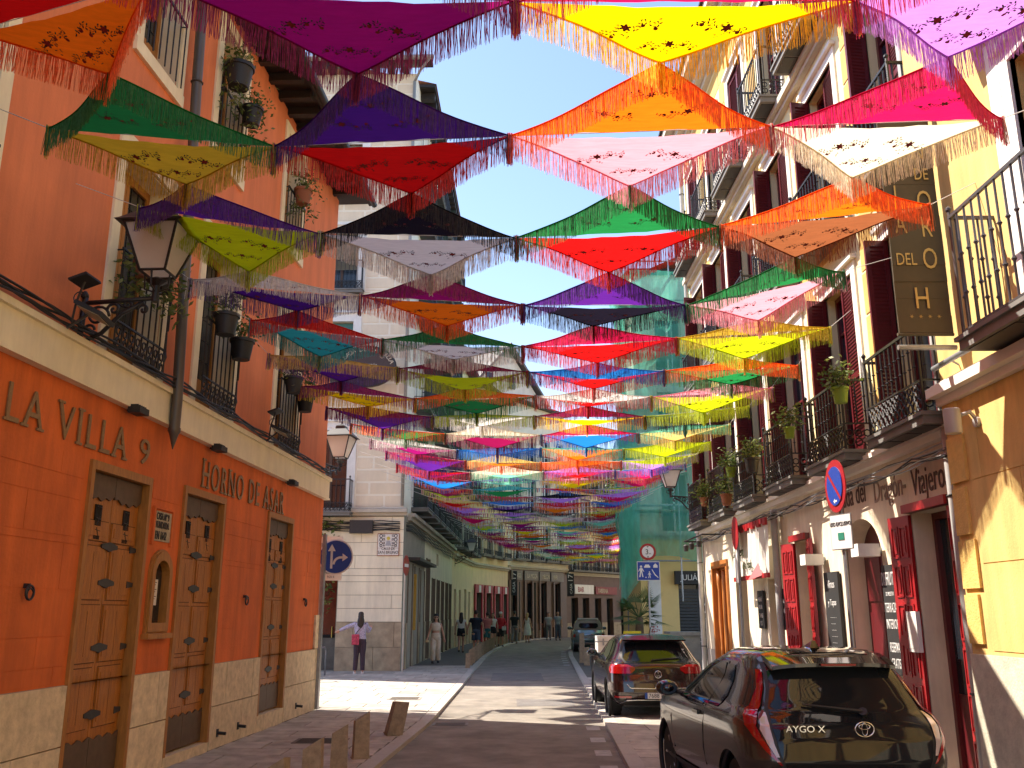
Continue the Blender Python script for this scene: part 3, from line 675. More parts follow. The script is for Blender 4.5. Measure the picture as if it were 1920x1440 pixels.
# ground-floor doors ---------------------------------------------------------
def panel_leaf(w_, h, mat, key):
    if key in shut_me: return shut_me[key]
    b = MB(); b.box(0,w_,-.02,.02,0,h); nr = 6
    for i in range(nr):
        for j in range(2):
            x0 = .05+j*(w_-.08)/2; x1 = x0+(w_-.08)/2-.03; z0 = .08+i*(h-.12)/nr; z1 = z0+(h-.12)/nr-.08
            for s_ in (-1,1):
                y0 = .021*s_; b.box(x0,x1,min(y0,.034*s_),max(y0,.034*s_),z0,z0+.02); b.box(x0,x1,min(y0,.034*s_),max(y0,.034*s_),z1-.02,z1); b.box(x0,x0+.02,min(y0,.034*s_),max(y0,.034*s_),z0+.02,z1-.02); b.box(x1-.02,x1,min(y0,.034*s_),max(y0,.034*s_),z0+.02,z1-.02)
                b.box(x0+.05,x1-.05,min(y0,.03*s_),max(y0,.03*s_),z0+.06,z1-.06)
    shut_me[key] = b.mesh('door_shutter', mat); return shut_me[key]
def shopdoor(i, leafs, dark=redpaint, lint=True):
    a, c, d, e = gf[i]; b = B.mb(); b.box(a,a+.07,-.34,-.24,0,e); b.box(c-.07,c,-.34,-.24,0,e); b.box(a+.07,c-.07,-.34,-.24,e-.08,e); b.box((a+c)/2-.04,(a+c)/2+.04,-.33,-.27,0,e-.08)
    b.box(a+.07,c-.07,-.33,-.28,0,.9)
    if lint: b.box(a-.06,c+.06,-.02,.07,e,e+.10)
    dr = b.build('shop_door', dark if lint != 2 else redbright, B.root)
    B.mb().box(a+.07,c-.07,-.31,-.30,.9,e-.08).build('pane', glassd, dr)
    if lint: B.mb().box(a-.06,c+.06,.071,.10,e,e+.10).build('lintel', redbright, dr)
    for s_, ang, w_ in leafs:
        me = panel_leaf(w_, e-.08, redbright, ('p',w_,round(e,1))); link('door_shutter', me, dr, B.P(s_,.03,.06), (0,0,R(ang)))
    return dr
shopdoor(0, [(gf[0][1],9,.44),(gf[0][0],171,.5)], redpaint); shopdoor(2, [(gf[2][1],12,.42),(gf[2][0],170,.42)])
shopdoor(4, [], redpaint, False); shopdoor(3, [], redpaint, False)
# arched carriage door
a, c, d, e = gf[1]; mm = (a+c)/2; r = (c-a)/2
b = B.mb()
N = 14; vs = [(a,.003,2.55),(a,.003,3.05)]; top = [(mm-r*math.cos(math.pi*i/N), 2.55+(.5)*math.sin(math.pi*i/N)) for i in range(N+1)]
for (x0,z0),(x1,z1) in zip(top, top[1:]):
    b.quad((x0,.0,z0),(x1,.0,z1),(x1,.0,3.05),(x0,.0,3.05)); b.quad((x0,.0,z0),(x1,.0,z1),(x1,-.349,z1),(x0,-.349,z0))
b.build('arch', crem, B.root)
b = B.mb(); b.box(a,mm-.005,-.34,-.28,0,3.05); b.box(mm+.005,c,-.34,-.28,0,3.05)
for x0,x1 in ((a+.1,mm-.1),(mm+.1,c-.1)):
    for z0,z1 in ((.15,.9),(1.05,1.8),(1.95,2.6)): b.box(x0,x1,-.28,-.262,z0,z1)
dr = b.build('carriage_door', redpaint, B.root); B.mb().lathe((mm-.1,-.25,1.15),[(.012,-.02),(.03,0),(.012,.02)],8).build('handle', galv, dr)
# orange double door with barley twist columns
ow = M('orange_varnished_wood', (.42,.15,.035), .4, .3, 6, .2, 30, grain=(5,5,.7))
a, c, d, e = gf[5]; b = B.mb(); b.box(a,a+.12,-.2,.05,0,e); b.box(c-.12,c,-.2,.05,0,e); b.box(a+.12,c-.12,-.2,.05,e-.15,e)
dr = b.build('carved_door', ow, B.root)
for x in (a+.25,(a+c)/2,c-.25):
    B.mb().lathe((x,-.08,.1),[(.06,0),(.06,.1),(.04,.15),(.055,.5),(.035,1.0),(.055,1.5),(.04,2.2),(.06,2.35),(.06,e-.3)],10).build('turned_column', ow, dr, 1)
for x0,x1 in ((a+.12,(a+c)/2-.01),((a+c)/2+.01,c-.12)):
    B.mb().box(x0,x1,-.16,-.12,.05,e-.16).build('door_leaf', ow, dr)
# chalkboards with box lamps
chalk = M('chalk', (.6,.6,.58), .9); slate = M('chalkboard_black', (.018,.018,.018), .7)
def board(y0, y1, z0, z1, lines, lab, wr=0.04):
    t = thing('chalkboard', lab, 'chalkboard', B.W((y0+y1)/2-b0, wr, z0), B.a, 'chalkboards on the inn wall')
    w_ = y1-y0; h = z1-z0
    MB().box(-w_/2,w_/2,-.02,.02,0,h).build('board', slate, t)
    for (s_, zz, hh, xs_) in lines:
        me = textmesh(s_, hh, xs_, .002, chalk, 'CENTER'); me.transform(Matrix(((-1,0,0,0),(0,0,1,.022),(0,1,0,zz),(0,0,0,1)))); link('chalk_writing', me, t)
    return t
board(11.46,11.88,1.05,2.38,[('DISFRUTA',1.08,.17,.42),('DE NUESTRA',.95,.05,.6),('TERRAZA',.75,.12,.5),('INTERIOR',.55,.12,.5),('RESERVA',.27,.12,.45),('GRATIS',.08,.12,.5)],'tall black chalkboard reading TERRAZA INTERIOR beside the arched door')
board(13.5,14.1,.7,2.38,[('Vinos',1.45,.12,.8),('y Tapas',1.2,.09,.9)]+[('· · · · · ·  · · ·'[:14-k%3],1.0-.09*k,.05,.9) for k in range(9)],'narrow black menu chalkboard between the arched door and red shutters')
board(17.6,18.0,1.5,2.2,[('MENÚ',.5,.08,.8),('DEL DÍA',.36,.08,.6),('TAPAS',.2,.08,.7),('12 €',.06,.08,.7)],'small square menu board left of the dark red door')
board(16.1,16.45,1.5,2.2,[('VINO',.45,.08,.7),('CAÑA',.28,.08,.7)],'small square menu board right of the dark red door')
for y,lab in ((11.98,'above the tall TERRAZA chalkboard'),(14.15,'above the narrow menu chalkboard')):
    t = thing('wall_lamp', 'white box shaped wall lamp '+lab, 'wall lamp', B.W(y-b0,.0,2.5), B.a, 'white box lamps on the inn wall')
    MB().box(-.13,.13,.06,.34,0,.16).build('lamp_box', white, t); MB().box(-.04,.04,0,.06,.04,.12).build('wall_plate', galv, t)
t = thing('menu_holder', 'white paper menu box fixed to the open red shutter', 'menu box', B.W(10.98-b0,.09,1.35), B.a)
MB().box(-.13,.13,-.02,.03,0,.46).build('box', white, t); MB().box(-.1,.1,.031,.034,.04,.42).build('menu_sheet', M('paper'), t)
# white banner awning with red fringe
bn = thing('awning_banner', 'white cloth banner with red edging hung over the dark red door', 'banner', B.W(17.35-b0,.0,2.35), B.a)
b = MB(); N = 30; w_ = 2.5
for i in range(N):
    x0, x1 = -w_/2+w_*i/N, -w_/2+w_*(i+1)/N; f0, f1 = .32+.03*math.sin(i*1.3), .32+.03*math.sin((i+1)*1.3)
    b.quad((x0,f0,.12),(x1,f1,.12),(x1,f1*.9,1.02),(x0,f0*.9,1.02))
b.build('banner_cloth', M('banner_white',(.72,.69,.62),.9,.05,4,trans=.2), bn, 1)
b = MB()
for i in range(12): x = -w_/2+w_*i/12; b.box(x,x+w_/12-.03,.30,.345,.95+.04*(i%2),1.08)
b.box(-w_/2,w_/2,.31,.35,.04,.12); b.build('red_edging', redbright, bn)
b = MB(); b.add([(-.9,.33,.1),(-.35,.34,.1),(-.62,.55,.0),(-.62,.34,.32)],[(0,1,3),(0,2,1),(0,3,2),(1,2,3)]); b.build('red_peak', redbright, bn)
b = MB(); b.tube([(-w_/2,.02,1.1),(-w_/2,.33,1.1),(w_/2,.33,1.1),(w_/2,.02,1.1)],.012,6); b.build('hanging_rail', darkm, bn)
for s_,zz,hh,x in (('La Cafetería',.5,.2,.75),('de la Posada',.25,.16,.1)):
    me = textmesh(s_, hh, .62, .003, M('dark_green_print',(.06,.07,.03),.7), 'CENTER', .3); me.transform(Matrix(((-1,0,0,x),(0,0,1,.362),(0,1,0,zz),(0,0,0,1)))); link('banner_print', me, bn)
# flower pots on the balconies
gp = M('green_pot', (.22,.34,.03), .5)
for i,(y,n_,z,lab,r,pm) in enumerate([(11.55,.50,4.55,'green pot with bushy plant between the first two balconies of the inn',.11,gp),(13.75,.52,4.5,'green pot hung at the near end of the second balcony',.09,gp),
   (16.3,.45,4.35,'bushy plant in a grey pot on the third balcony of the inn',.14,darkm),(17.9,.45,4.5,'green pot hung at the fourth balcony rail',.1,gp),(18.4,.45,4.0,'terracotta pot standing on the fifth balcony',.12,terracotta),
   (20.3,.5,4.2,'terracotta pot on the farthest low balcony',.1,terracotta),(14.5,.42,7.9,'pale dry plant beside the upper shutters',.1,darkm),(12.6,.4,11.6,'small green pot high on the top floor balcony',.1,gp)]):
    potplant(lab, B.W(y-b0,n_,z-.1), r, r*1.9, pm, 40+i, 150, .12, 0, 'plant pots on the inn balconies')
# cables of the inn
cb = thing('cable_bundle', 'tangled grey and black cables looping under the inn cornice', 'cables', (0,0,0))
rn = random.Random(4)
for q in range(7):
    pts = []; am = rn.uniform(.02,.12); ph = rn.uniform(0,6)
    for i in range(80): y = 9.5+i*.18; pts.append((4.66-.01*q, y, 3.58-.02*q-am*abs(math.sin(y*(.9+.15*q)+ph))))
    MB().tube(pts, .009, 5).build('cable', blackpl if q % 2 else galv, cb, 1)
# downpipes
for y,z1 in ((9.62,14.9),(23.05,14.9),(16.35,3.6)):
    t = thing('downpipe', {9.62:'grey downpipe between the inn and the yellow corner building',23.05:'grey downpipe at the far end of the inn',16.35:'short grey downpipe on the cream ground floor'}[y], 'downpipe', (4.69,y,0), 0)
    MB().tube([(0,0,.1 if z1 > 4 else 0),(0,0,z1)],.06,10).build('pipe', M('pipe_grey',(.42,.42,.40),.45,.1,5), t, 40)
    for z in range(1,int(z1),2): MB().torus((0,0,z),.065,.012,'z',12,5).build('pipe_clip', darkm, t)
# ================================================================ YELLOW CORNER BUILDING (right, near)
yel2 = M('strong_yellow_plaster', (.74,.51,.18), .85, .12, 1.5, .25, 40, stain=.22)
C_ = Frame('yellow_corner_building', 'yellow rendered building with quoins at the right edge', 'building', (4.6, -9), (4.6, 9.43), 1)
c0 = -9
cw = [(6.35-c0,7.40-c0,4.25,6.75),(6.35-c0,7.4-c0,7.6,9.9),(2.5-c0,3.6-c0,4.25,6.75),(2.5-c0,3.6-c0,7.6,9.9)]
wall(C_, 0, C_.L, 1.38, 12, cw, yel2, 'wall', .3, top=True)
C_.block('stone_base', M('pale_stone_base',(.56,.52,.40),.9,.2,7,.5,40), 0, C_.L+.002, -6, .03, -.05, 1.40)
courses(C_, 5-c0, C_.L-.42, 1.44, 3.9, [], .82, 2.1, yel2, 'render_panel', 0, .008, .010, 3)
qm = M('ochre_quoin', (.72,.47,.14), .85, .1, 12, .7, 50)
for k in range(10):
    z = 1.5+k*.265*2
    if z < 3.7: C_.block('quoin', qm, C_.L-(.34 if k % 2 else .27)-.02, C_.L-.02, 0, .03, z, z+.47)
for z0,z1,n1 in ((3.92,4.0,.08),(4.0,4.10,.18),(4.10,4.14,.12)): C_.block('cornice', trim, 0, C_.L-.0, 0, n1, z0, z1)
for a,c,d,e in cw:
    wn = rwindow(C_, a, c, d, e, 1, trim, redpaint)
    b = C_.mb(); b.box(a-.34,a-.15,0,.035,d-.05,e+.35); b.box(c+.15,c+.34,0,.035,d-.05,e+.35); b.build('broad_surround', trim, wn)
m = C_.mb(); m.box(-.2,C_.L,-.6,.7,12,12.1); m.build('eave', M('dark_timber'), C_.root)
balcony(C_, 5.4-c0, 8.05-c0, 4.28, .46, 1.18, 19, True, .03, 4, mat=M('grey_iron',(.06,.055,.055),.4,.15,20), lab='large near balcony with knobbed balusters')
balcony(C_, 1.6-c0, 4.4-c0, 4.28, .46, 1.18, 19, False, .03, 4)
balcony(C_, 5.4-c0, 8.05-c0, 7.55, .46, 1.1, 17, False, .03, 4)
t = thing('wall_lamp', 'grey cylindrical wall lamp on the yellow corner wall', 'wall lamp', (4.6,8.75,3.62), 0)
MB().lathe((-.26,0,-.12),[(.075,0),(.08,.01),(.08,.24),(.07,.25)],16).build('lamp_tube', M('lamp_grey',(.42,.40,.38),.35,.05), t, 40)
MB().tube([(-.19,0,.06),(-.08,0,.10),(-.02,0,.02),(0,0,0)],.02,8).build('arm', M('lamp_grey'), t, 1); MB().lathe((0,0,0),[(.055,-.04),(.055,0)],12,'x').build('wall_plate', M('lamp_grey'), t)
# awning roller above the ground floor
t = thing('awning_roller', 'folded white metal rail on brackets above the yellow cornice', 'metal rail', (4.6,9.0,4.25), 0)
MB().tube([(-.22,.1,0),(-.22,-3.2,0)],.03,8).build('rail', galv, t, 1)
for y in (0,-1.2,-2.4): MB().tube([(-.22,y,0),(-.1,y,.08),(0,y,.02)],.012,5).build('bracket', galv, t)
# hotel banner sign
sgn = thing('hotel_sign', 'tall olive brown vertical hotel banner with gold letters', 'sign', (4.27,8.95,4.34), 0)
gold = M('gold_letters', (.55,.40,.13), .5, .05)
b = MB(); N = 14
for i in range(N):
    z0, z1 = .26+i*2.6/N, .26+(i+1)*2.6/N; y0, y1 = .008*math.sin(i*.9), .008*math.sin((i+1)*.9)
    b.box(-.27,.29,min(y0,y1)-.004,max(y0,y1)+.004,z0,z1)
b.build('banner', M('olive_brown_canvas',(.085,.07,.038),.75,.1,6), sgn)
for z in (.10,2.95):
    MB().tube([(-.30,0,z),(.30,0,z)],.028,10).build('pole', galv, sgn, 40)
MB().tube([(-.29,0,.24),(.29,0,.24)],.018,8).build('hem_bar', M('olive_brown_canvas'), sgn)
for s_,x,z,h,xs in (('A',-.14,2.12,.24,.62),('N',.13,2.22,.20,.7),('DE',.14,1.98,.14,.65),('O',.14,1.62,.24,.6),('A',-.14,1.36,.22,.62),('R',.13,1.32,.24,.6),('DEL',-.12,1.00,.14,.65),('O',.13,.96,.24,.6),('H',.0,.52,.24,.7),('L',-.14,1.72,.2,.6)):
    flat_text(s_, h, gold, sgn, (x,-.016,z), 0, xs, .003, 'gold_lettering')
for i in range(4):
    b = MB()
    for k in range(3):
        a = k*math.pi/3; b.quad((-.13+i*.095-.026*math.cos(a),-.0165,.43-.026*math.sin(a)),(-.13+i*.095+.004*math.sin(a),-.0165,.43-.004*math.cos(a)),(-.13+i*.095+.026*math.cos(a),-.0165,.43+.026*math.sin(a)),(-.13+i*.095-.004*math.sin(a),-.0165,.43+.004*math.cos(a)))
    b.build('star', gold, sgn)
# ================================================================ BEIGE CORNER BUILDING ACROSS THE SIDE STREET
bei = M('beige_ashlar', (.76,.64,.48), .85, .05, 3, .1, 40, stain=.05, rnd=.035)
beij = M('pale_joint', (.84,.77,.64), .85, .05, 3)
D = Frame('beige_corner_house', 'tall beige block faced corner house beyond the side street', 'building', (-16, 30.3), (-3.56, 30), -1)
d0 = -16
fops = [(-6.72-d0,-5.5-d0,5.0,7.75),(-6.72-d0,-5.5-d0,9.5,11.6),(-6.65-d0,-5.45-d0,12.75,14.9),(-6.65-d0,-5.45-d0,16.3,18.4),(-10.2-d0,-9-d0,5.0,7.75),(-10.2-d0,-9-d0,9.5,11.6),(-10.2-d0,-9-d0,12.7,14.9)]
dop = (-7.3-d0,-5.65-d0,0,2.95)
gfst = M('cream_smooth_ashlar', (.84,.76,.58), .8, .06, 2, .1, 40, stain=.14, rnd=.02)
wall(D, 0, D.L, 4.95, 21.3, fops, beij, 'upper_wall', .3, back=12)
wall(D, 0, D.L, -.05, 4.95, [dop], M('dark_joint',(.30,.27,.21),.9), 'ground_floor_wall', .6, top=False)  # darker wall tone shows as joints between the courses
courses(D, 4.5, D.L, 5.15, 21.3, [(a-.3,c+.3,d-.05,e+.35) for a,c,d,e in fops], .43, 1.02, bei, 'ashlar_block', 0, .012, .075, 6)
courses(D, 4.5, D.L+.02, 1.5, 4.85, [(dop[0]-.02,dop[1]+.02,0,2.95)], .42, 3.2, gfst, 'smooth_course', 0, .025, .014, 2, off=True)
gst = M('brown_granite', (.38,.30,.20), .8, .3, 3, .4, 40, rnd=.12)
courses(D, 4.5, D.L+.03, -.05, 1.49, [(dop[0]-.02,dop[1]+.02,0,2.95)], .74, 1.35, gst, 'granite_block', 0, .05, .012, 9)
for z0,z1,n1 in ((4.88,4.98,.10),(4.98,5.08,.22),(5.08,5.13,.15)): D.block('cornice', M('stone_cornice',(.50,.45,.37),.8,.1,5), 0, D.L+.12, 0, n1, z0, z1)
tealm = M('teal_shutter', (.05,.17,.16), .6, .1, 4)
for i,(a,c,d,e) in enumerate(fops):
    b = D.mb(); b.box(a-.28,a,-.05,.05,d,e+.3); b.box(c,c+.28,-.05,.05,d,e+.3); b.box(a,c,-.05,.05,e,e+.3); b.box(a-.32,c+.32,0,.12,e+.3,e+.38)
    wn = b.build('window', white, D.root); m = (a+c)/2
    b = D.mb(); b.box(a,a+.07,-.28,-.2,d,e); b.box(c-.07,c,-.28,-.2,d,e); b.box(m-.05,m+.05,-.28,-.2,d,e); b.box(a+.07,c-.07,-.28,-.2,e-.08,e); b.build('frame', M('brown_window_frame',(.10,.05,.03),.6), wn)
    D.mb().box(a,c,-.26,-.25,d,e).build('pane', glassd, wn)
    if i in (1,5):
        D.mb().box(a+.05,c-.05,-.2,-.15,d,e-.02).build('shutter', tealm, wn)
    if i in (2,3,6):
        b = D.mb()
        for k in range(24): z = e-.06-k*.055; b.add([(a+.03,.0,z),(c-.03,.0,z),(c-.03,-.04,z-.045),(a+.03,-.04,z-.045)],[(0,1,2,3)])
        b.build('roller_blind', M('grey_blind',(.16,.17,.15),.7), wn)
    if i < 6: balcony(D, a-.25, c+.25, d-.02, .55 if i in (0,4) else .3, 1.05, 11, False, .28)
# dark doorway with red interior
a, c, d, e = dop
b = D.mb(); b.box(a,a+.1,-.55,-.45,0,e); b.box(c-.1,c,-.55,-.45,0,e); b.box(a+.1,c-.1,-.55,-.45,e-.1,e); b.box((a+c)/2-.05,(a+c)/2+.05,-.55,-.45,0,e-.1); b.box(a+.1,c-.1,-.53,-.47,1.0,1.1)
dr = b.build('dark_door', inside, D.root); D.mb().box(a+.1,c-.1,-.52,-.50,1.1,e-.1).build('pane', M('reddish_glass',(.08,.012,.008),.15,.4,2), dr); D.mb().box(a+.1,c-.1,-.52,-.50,0,1.0).build('lower_panel', M('door_grey',(.10,.10,.09),.4,.3,3), dr)
MB(-1).tube([(c-.2,-.43,1.0),(c-.2,-.43,1.35)],.02,6).build('handle', M('brass',(.5,.33,.1),.3,metal=1.), dr)
# eaves with corbels, front and side
b = D.mb(); b.box(5,D.L+.62,0,.62,21.55,21.68); b.build('eave', M('dark_timber'), D.root)
for i in range(16): D.block('eave_corbel', M('dark_timber'), D.L-.5-i*.55, D.L-.25-i*.55, 0, .55, 21.28, 21.54)
b = D.mb(); b.tube([(5,.68,21.55),(D.L+.7,.68,21.55)],.09,8); b.tube([(D.L-.05,.12,20.9),(D.L-.05,.12,5.2)],.055,8); b.tube([(D.L-.05,.12,20.9),(D.L+.2,.4,21.2),(D.L+.55,.66,21.5)],.05,8); b.build('gutter', M('pipe_grey2',(.30,.29,.27),.5), D.root, 1)
# side face on the main street
E_ = Frame(None, '', '', (-3.56,30), (-3.15,48.5), -1); E_.root = D.root
E_root = bpy.data.objects.new('street_side', None); COL.objects.link(E_root); E_root.parent = D.root
def ftrans(F, G):   # put frame F's children inside G's root: relative transform
    W_ = Matrix.Translation((F.p[0],F.p[1],0)) @ Matrix.Rotation(F.a,4,'Z'); V = Matrix.Translation((G.p[0],G.p[1],0)) @ Matrix.Rotation(G.a,4,'Z')
    return V.inverted() @ W_
bpy.data.objects.remove(E_root)
def farfacade(F, h, ops_gf, zf, bay, w_, hw, mats, base=1.2, bal='', seed=0, eave=.5, back=6., gfh=4.7, door=None, corn=True, off=.9, shut=None, nlim=99):
    rn = random.Random(seed); up, gfm, basem, trimm = mats; L = F.L
    ups = []
    for z in zf:
        s = off
        while s+w_ < L-.2: ups.append((s,s+w_,z,z+hw)); s += bay
    wall(F, 0, L, gfh, h, ups, up, 'upper_wall', .22, back=back); wall(F, 0, L, -.05, gfh, ops_gf, gfm, 'ground_floor_wall', .4, back=back, top=False)
    for a,c in [(x,y) for x,y in zip([0]+[o[1] for o in ops_gf if o[2]<.5], [o[0] for o in ops_gf if o[2]<.5]+[L])]:
        if basem and c-a > .1: F.block('plinth', basem, a+.01, c-.01, 0, .04, -.05, base)
    for i,(a,c,d,e) in enumerate(ups):
        b = F.mb(); b.box(a-.12,a,-.05,.04,d,e+.12); b.box(c,c+.12,-.05,.04,d,e+.12); b.box(a,c,-.05,.04,e,e+.12)
        wn = b.build('window', trimm, F.root); m = (a+c)/2
        b = F.mb(); b.box(a,a+.06,-.2,-.14,d,e); b.box(c-.06,c,-.2,-.14,d,e); b.box(m-.04,m+.04,-.2,-.14,d,e); b.box(a+.06,c-.06,-.2,-.14,e-.07,e); b.box(a+.06,c-.06,-.2,-.14,d+hw*.45,d+hw*.45+.05); b.build('frame', shut or white, wn)
        F.mb().box(a,c,-.19,-.18,d,e).build('pane', glassd, wn)
        if bal and (d == zf[0] or bal == 'all'): balcony(F, a-.3, c+.3, d, .6, 1.05, 9, False, .32)
        if shut and rn.random() < .7:
            for s_ in (0,1): x = a+.02 if s_ == 0 else c-.02; F.mb().box(x-.02,x+.02,-.12,.0+(c-a)*.45,d+.02,e-.03).build('shutter', shut, wn)
    for a,c,d,e in ops_gf:
        b = F.mb(); b.box(a,a+.07,-.38,-.3,d,e); b.box(c-.07,c,-.38,-.3,d,e); b.box(a+.07,c-.07,-.38,-.3,e-.08,e)
        if c-a > .8: b.box((a+c)/2-.04,(a+c)/2+.04,-.38,-.3,d,e-.08)
        dr = b.build('door', door or darkm, F.root); F.mb().box(a+.07,c-.07,-.36,-.35,d,e-.08).build('pane', glassd, dr)
        if d < .5 and door:
            for u in (a,c-.03): F.mb().box(u,u+.03,-.39,.045,d,e).build('jamb', M('brown_stone_jamb',(.17,.13,.09),.8,.15,5), dr)
        if d < .5 and door: F.mb().box(a+.07,c-.07,-.349,-.33,.05,1.0).build('door_panel', door, dr)
    if corn:
        for z0,z1,n1 in ((gfh-.12,gfh,.12),(gfh,gfh+.12,.25)): F.block('cornice', M('stone_cornice'), 0, L, 0, n1, z0, z1)
    if eave: 
        F.mb().box(-.1,L+.1,-.3,eave,h,h+.12).build('eave', M('dark_timber'), F.root)
        F.mb().add([(-.1,eave+.05,h+.13),(L+.1,eave+.05,h+.13),(L+.1,-back,h+1.8),(-.1,-back,h+1.8)],[(0,1,2,3)]).build('roof', M('roof_tile'), F.root)
    return ups
E2 = Frame('beige_street_side_house', 'street side of the beige corner house with a long row of black balconies', 'building', (-3.54,31.0), (-3.15,48.5), -1)
sg = [(.3,1.5,0,3.45),(2.0,3.3,0,3.4),(3.8,5.1,0,3.35),(5.7,6.9,0,3.9),(7.8,9.0,0,3.2),(9.8,11.0,0,3.2),(11.8,13.0,0,3.2),(13.9,15.1,0,3.2),(15.8,17.0,0,3.2),(.9,1.8,3.75,4.3),(3.2,4.1,3.75,4.3),(9.6,10.5,3.8,4.3)]
farfacade(E2, 21.3, sg, (5.35,9.0,12.4,15.8,18.6), 2.35, 1.15, 2.5, (M('cream_side',(.80,.72,.56),.85,.05,2,stain=.08), M('cream_side_low',(.78,.68,.48),.85,.06,2,stain=.12), gst, white), 1.45, 'all', 3, .6, gfh=4.95, off=1.0, door=M('dark_brown_door',(.07,.05,.035),.6,.2,5), shut=M('dark_green_shutter',(.03,.05,.04),.6))
for i in range(28): E2.block('eave_corbel', M('dark_timber'), .3+i*.6, .55+i*.6, 0, .55, 21.02, 21.29)
b = E2.mb(); b.box(.1,5.4,0,.45,3.50,3.60); b.build('black_awning', darkm, E2.root)
m = MB(-1); m.box(1.62,1.74,.05,.14,1.2,3.1); m.build('mustard_sign_board', M('mustard',(.50,.30,.05),.6), E2.root)
# tile plaque CALLE DE SAN BRUNO
t = thing('street_name_tiles', 'white ceramic street sign reading CALLE DE SAN BRUNO with scroll border', 'street sign', D.W(-4.03-d0,.04,3.60), D.a)
for i in range(3):
    for j in range(3): MB().box(-.34+i*.228,-.34+i*.228+.222,-.03,.0,j*.228,j*.228+.222).build('tile', M('ceramic_white',(.72,.71,.66),.25,.04,3), t)
MB().box(-.36,.36,-.02,.01,-.02,.70).build('backing', M('terracotta'), t)
flat_text('CALLE DE', .085, blackpl, t, (0,-.034,.17), 0, .85); flat_text('SAN BRUNO', .095, blackpl, t, (0,-.034,.045), 0, .9)
b = MB(); b.lathe((0,-.034,.54),[(.06,0),(.06,.004)],10,'y'); b.build('sun_motif', M('yellow_glaze',(.55,.45,.08),.4), t)
b = MB(); b.prism([(-.1,.3),(.1,.3),(.05,.47),(-.05,.47)],'y',-.036,-.032); b.build('robed_figure_motif', M('grey_glaze',(.35,.36,.38),.4), t)
b = MB()
for sx in (-1,1):
    for z,r in ((.62,.05),(.50,.05),(.38,.045),(.30,.035)): b.torus((sx*.24,-.034,z),r,.010,'y',10,4); b.torus((sx*.15,-.034,z+.01),r*.6,.008,'y',8,4)
b.build('scroll_motif', M('blue_black_glaze',(.03,.035,.06),.4), t)
# oval hanging inn sign
t = thing('oval_inn_sign', 'dark brown oval hanging sign reading POSADA DE LA VILLA', 'sign', (-4.85,29.2,9.75), 0)
b = MB(); b.lathe((0,0,0),[(.0001,-.05),(1.0,-.05),(1.0,.05),(.0001,.05)],28,'y'); o = b.build('sign_board', M('sign_brown',(.055,.028,.02),.5,.2,6), t); o.scale = (1,1,.72)
b = MB(); b.torus((0,-.05,0),.95,.03,'y',28,5,1,.72); b.build('rim', darkm, t, 1)
for i,ch in enumerate('POSADA DE LA VILLA'):
    a = math.pi*(1-(i+.5)/18)*.86+.07*math.pi; me = textmesh(ch, .17, .85, .006, M('cream_letters',(.6,.52,.38),.6), 'CENTER'); me.transform(Matrix.Rotation(a-math.pi/2, 4, 'Z')); me.transform(Matrix.Rotation(R(90),4,'X')); 
    link('lettering', me, t, (.80*math.cos(a), -.06, .55*math.sin(a)-.03))
flat_text('HOSTERÍA', .13, M('cream_letters'), t, (0,-.06,-.05), 0, .9)
MB().tube([(-.2,.03,.6),(-.2,.75,.9)],.03,6).build('bracket', iron, t); MB().tube([(.5,.03,.5),(.5,.75,.9)],.03,6).build('bracket', iron, t)
# ivy at the doorway
tv = thing('climbing_plant', 'leafy climbing plant hanging over the dark doorway across the side street', 'plant', D.W(-6.2-d0,.15,3.0), 0)
pts = [(rn.uniform(-1.6,.5), rn.uniform(-.1,.1), rn.uniform(.2,1.6)) for _ in range(40)]+[(.1,0,-.4),(.3,-.1,-.8),(-.1,0,.0)]
leaves(pts, 1100, .10, .14, 5).build('foliage', leafm[:3], tv); b = MB()
for i in range(8): p = pts[i]; b.tube([(-1.6,0.05,.4),((p[0]-1.6)/2,0,.9),p],.012,4)
b.build('stem', leafm[3], tv)
t = thing('cable_bundle', 'dark cables and junction box sagging under the cornice of the beige corner house', 'cables', (0,0,0)); rn = random.Random(2)
for q in range(7):
    pts = [D.W(6+i*.21, .10+.02*(q%3), 4.72-.05*q-.05*abs(math.sin(i*.35+q))) for i in range(31)] + [E2.W(.3+i*.6, .12, 4.75-.04*q-.05*abs(math.sin(i*.4+q))) for i in range(28)]
    MB().tube(pts,.016,4).build('cable', darkm, t, 1)
MB().box(-5.3,-4.55,29.8,30.0,4.30,4.72).build('junction_box', darkm, t)

# ================================================================ FURTHER HOUSES ALONG THE BEND
pal = M('pale_lemon_plaster', (.80,.62,.38), .85, .06, 2, stain=.08); wp = M('off_white_plaster', (.76,.70,.58), .85, .06, 2, stain=.08)
F3_ = Frame('pale_house', 'pale lemon house with shuttered balconies after the beige corner house', 'building', (-3.15,48.5), (-2.5,57.5), -1)
farfacade(F3_, 16, [(1,1.8,0,3),(3,3.8,0,3),(5.4,6.4,0,3.1),(7.4,8.2,0,3)], (5.2,8.6,11.8), 2.2, 1.1, 2.4, (pal,pal,gst,wp), 1.1, 'all', 8, .6, shut=M('white_shutter',(.5,.48,.42),.7))
F4_ = Frame('red_shop_house', 'yellow house with a bright red shopfront at street level', 'building', (-2.5,57.5), (-.3,65), -1)
farfacade(F4_, 16.5, [(.6,1.8,0,3.0),(2.6,3.8,0,3.0),(4.6,5.8,0,3.0),(6.4,7.4,0,3.0)], (5.4,8.8,12.0), 2.3, 1.1, 2.4, (pal,pal,gst,wp), 1.0, 'all', 9, .6, door=redbright)
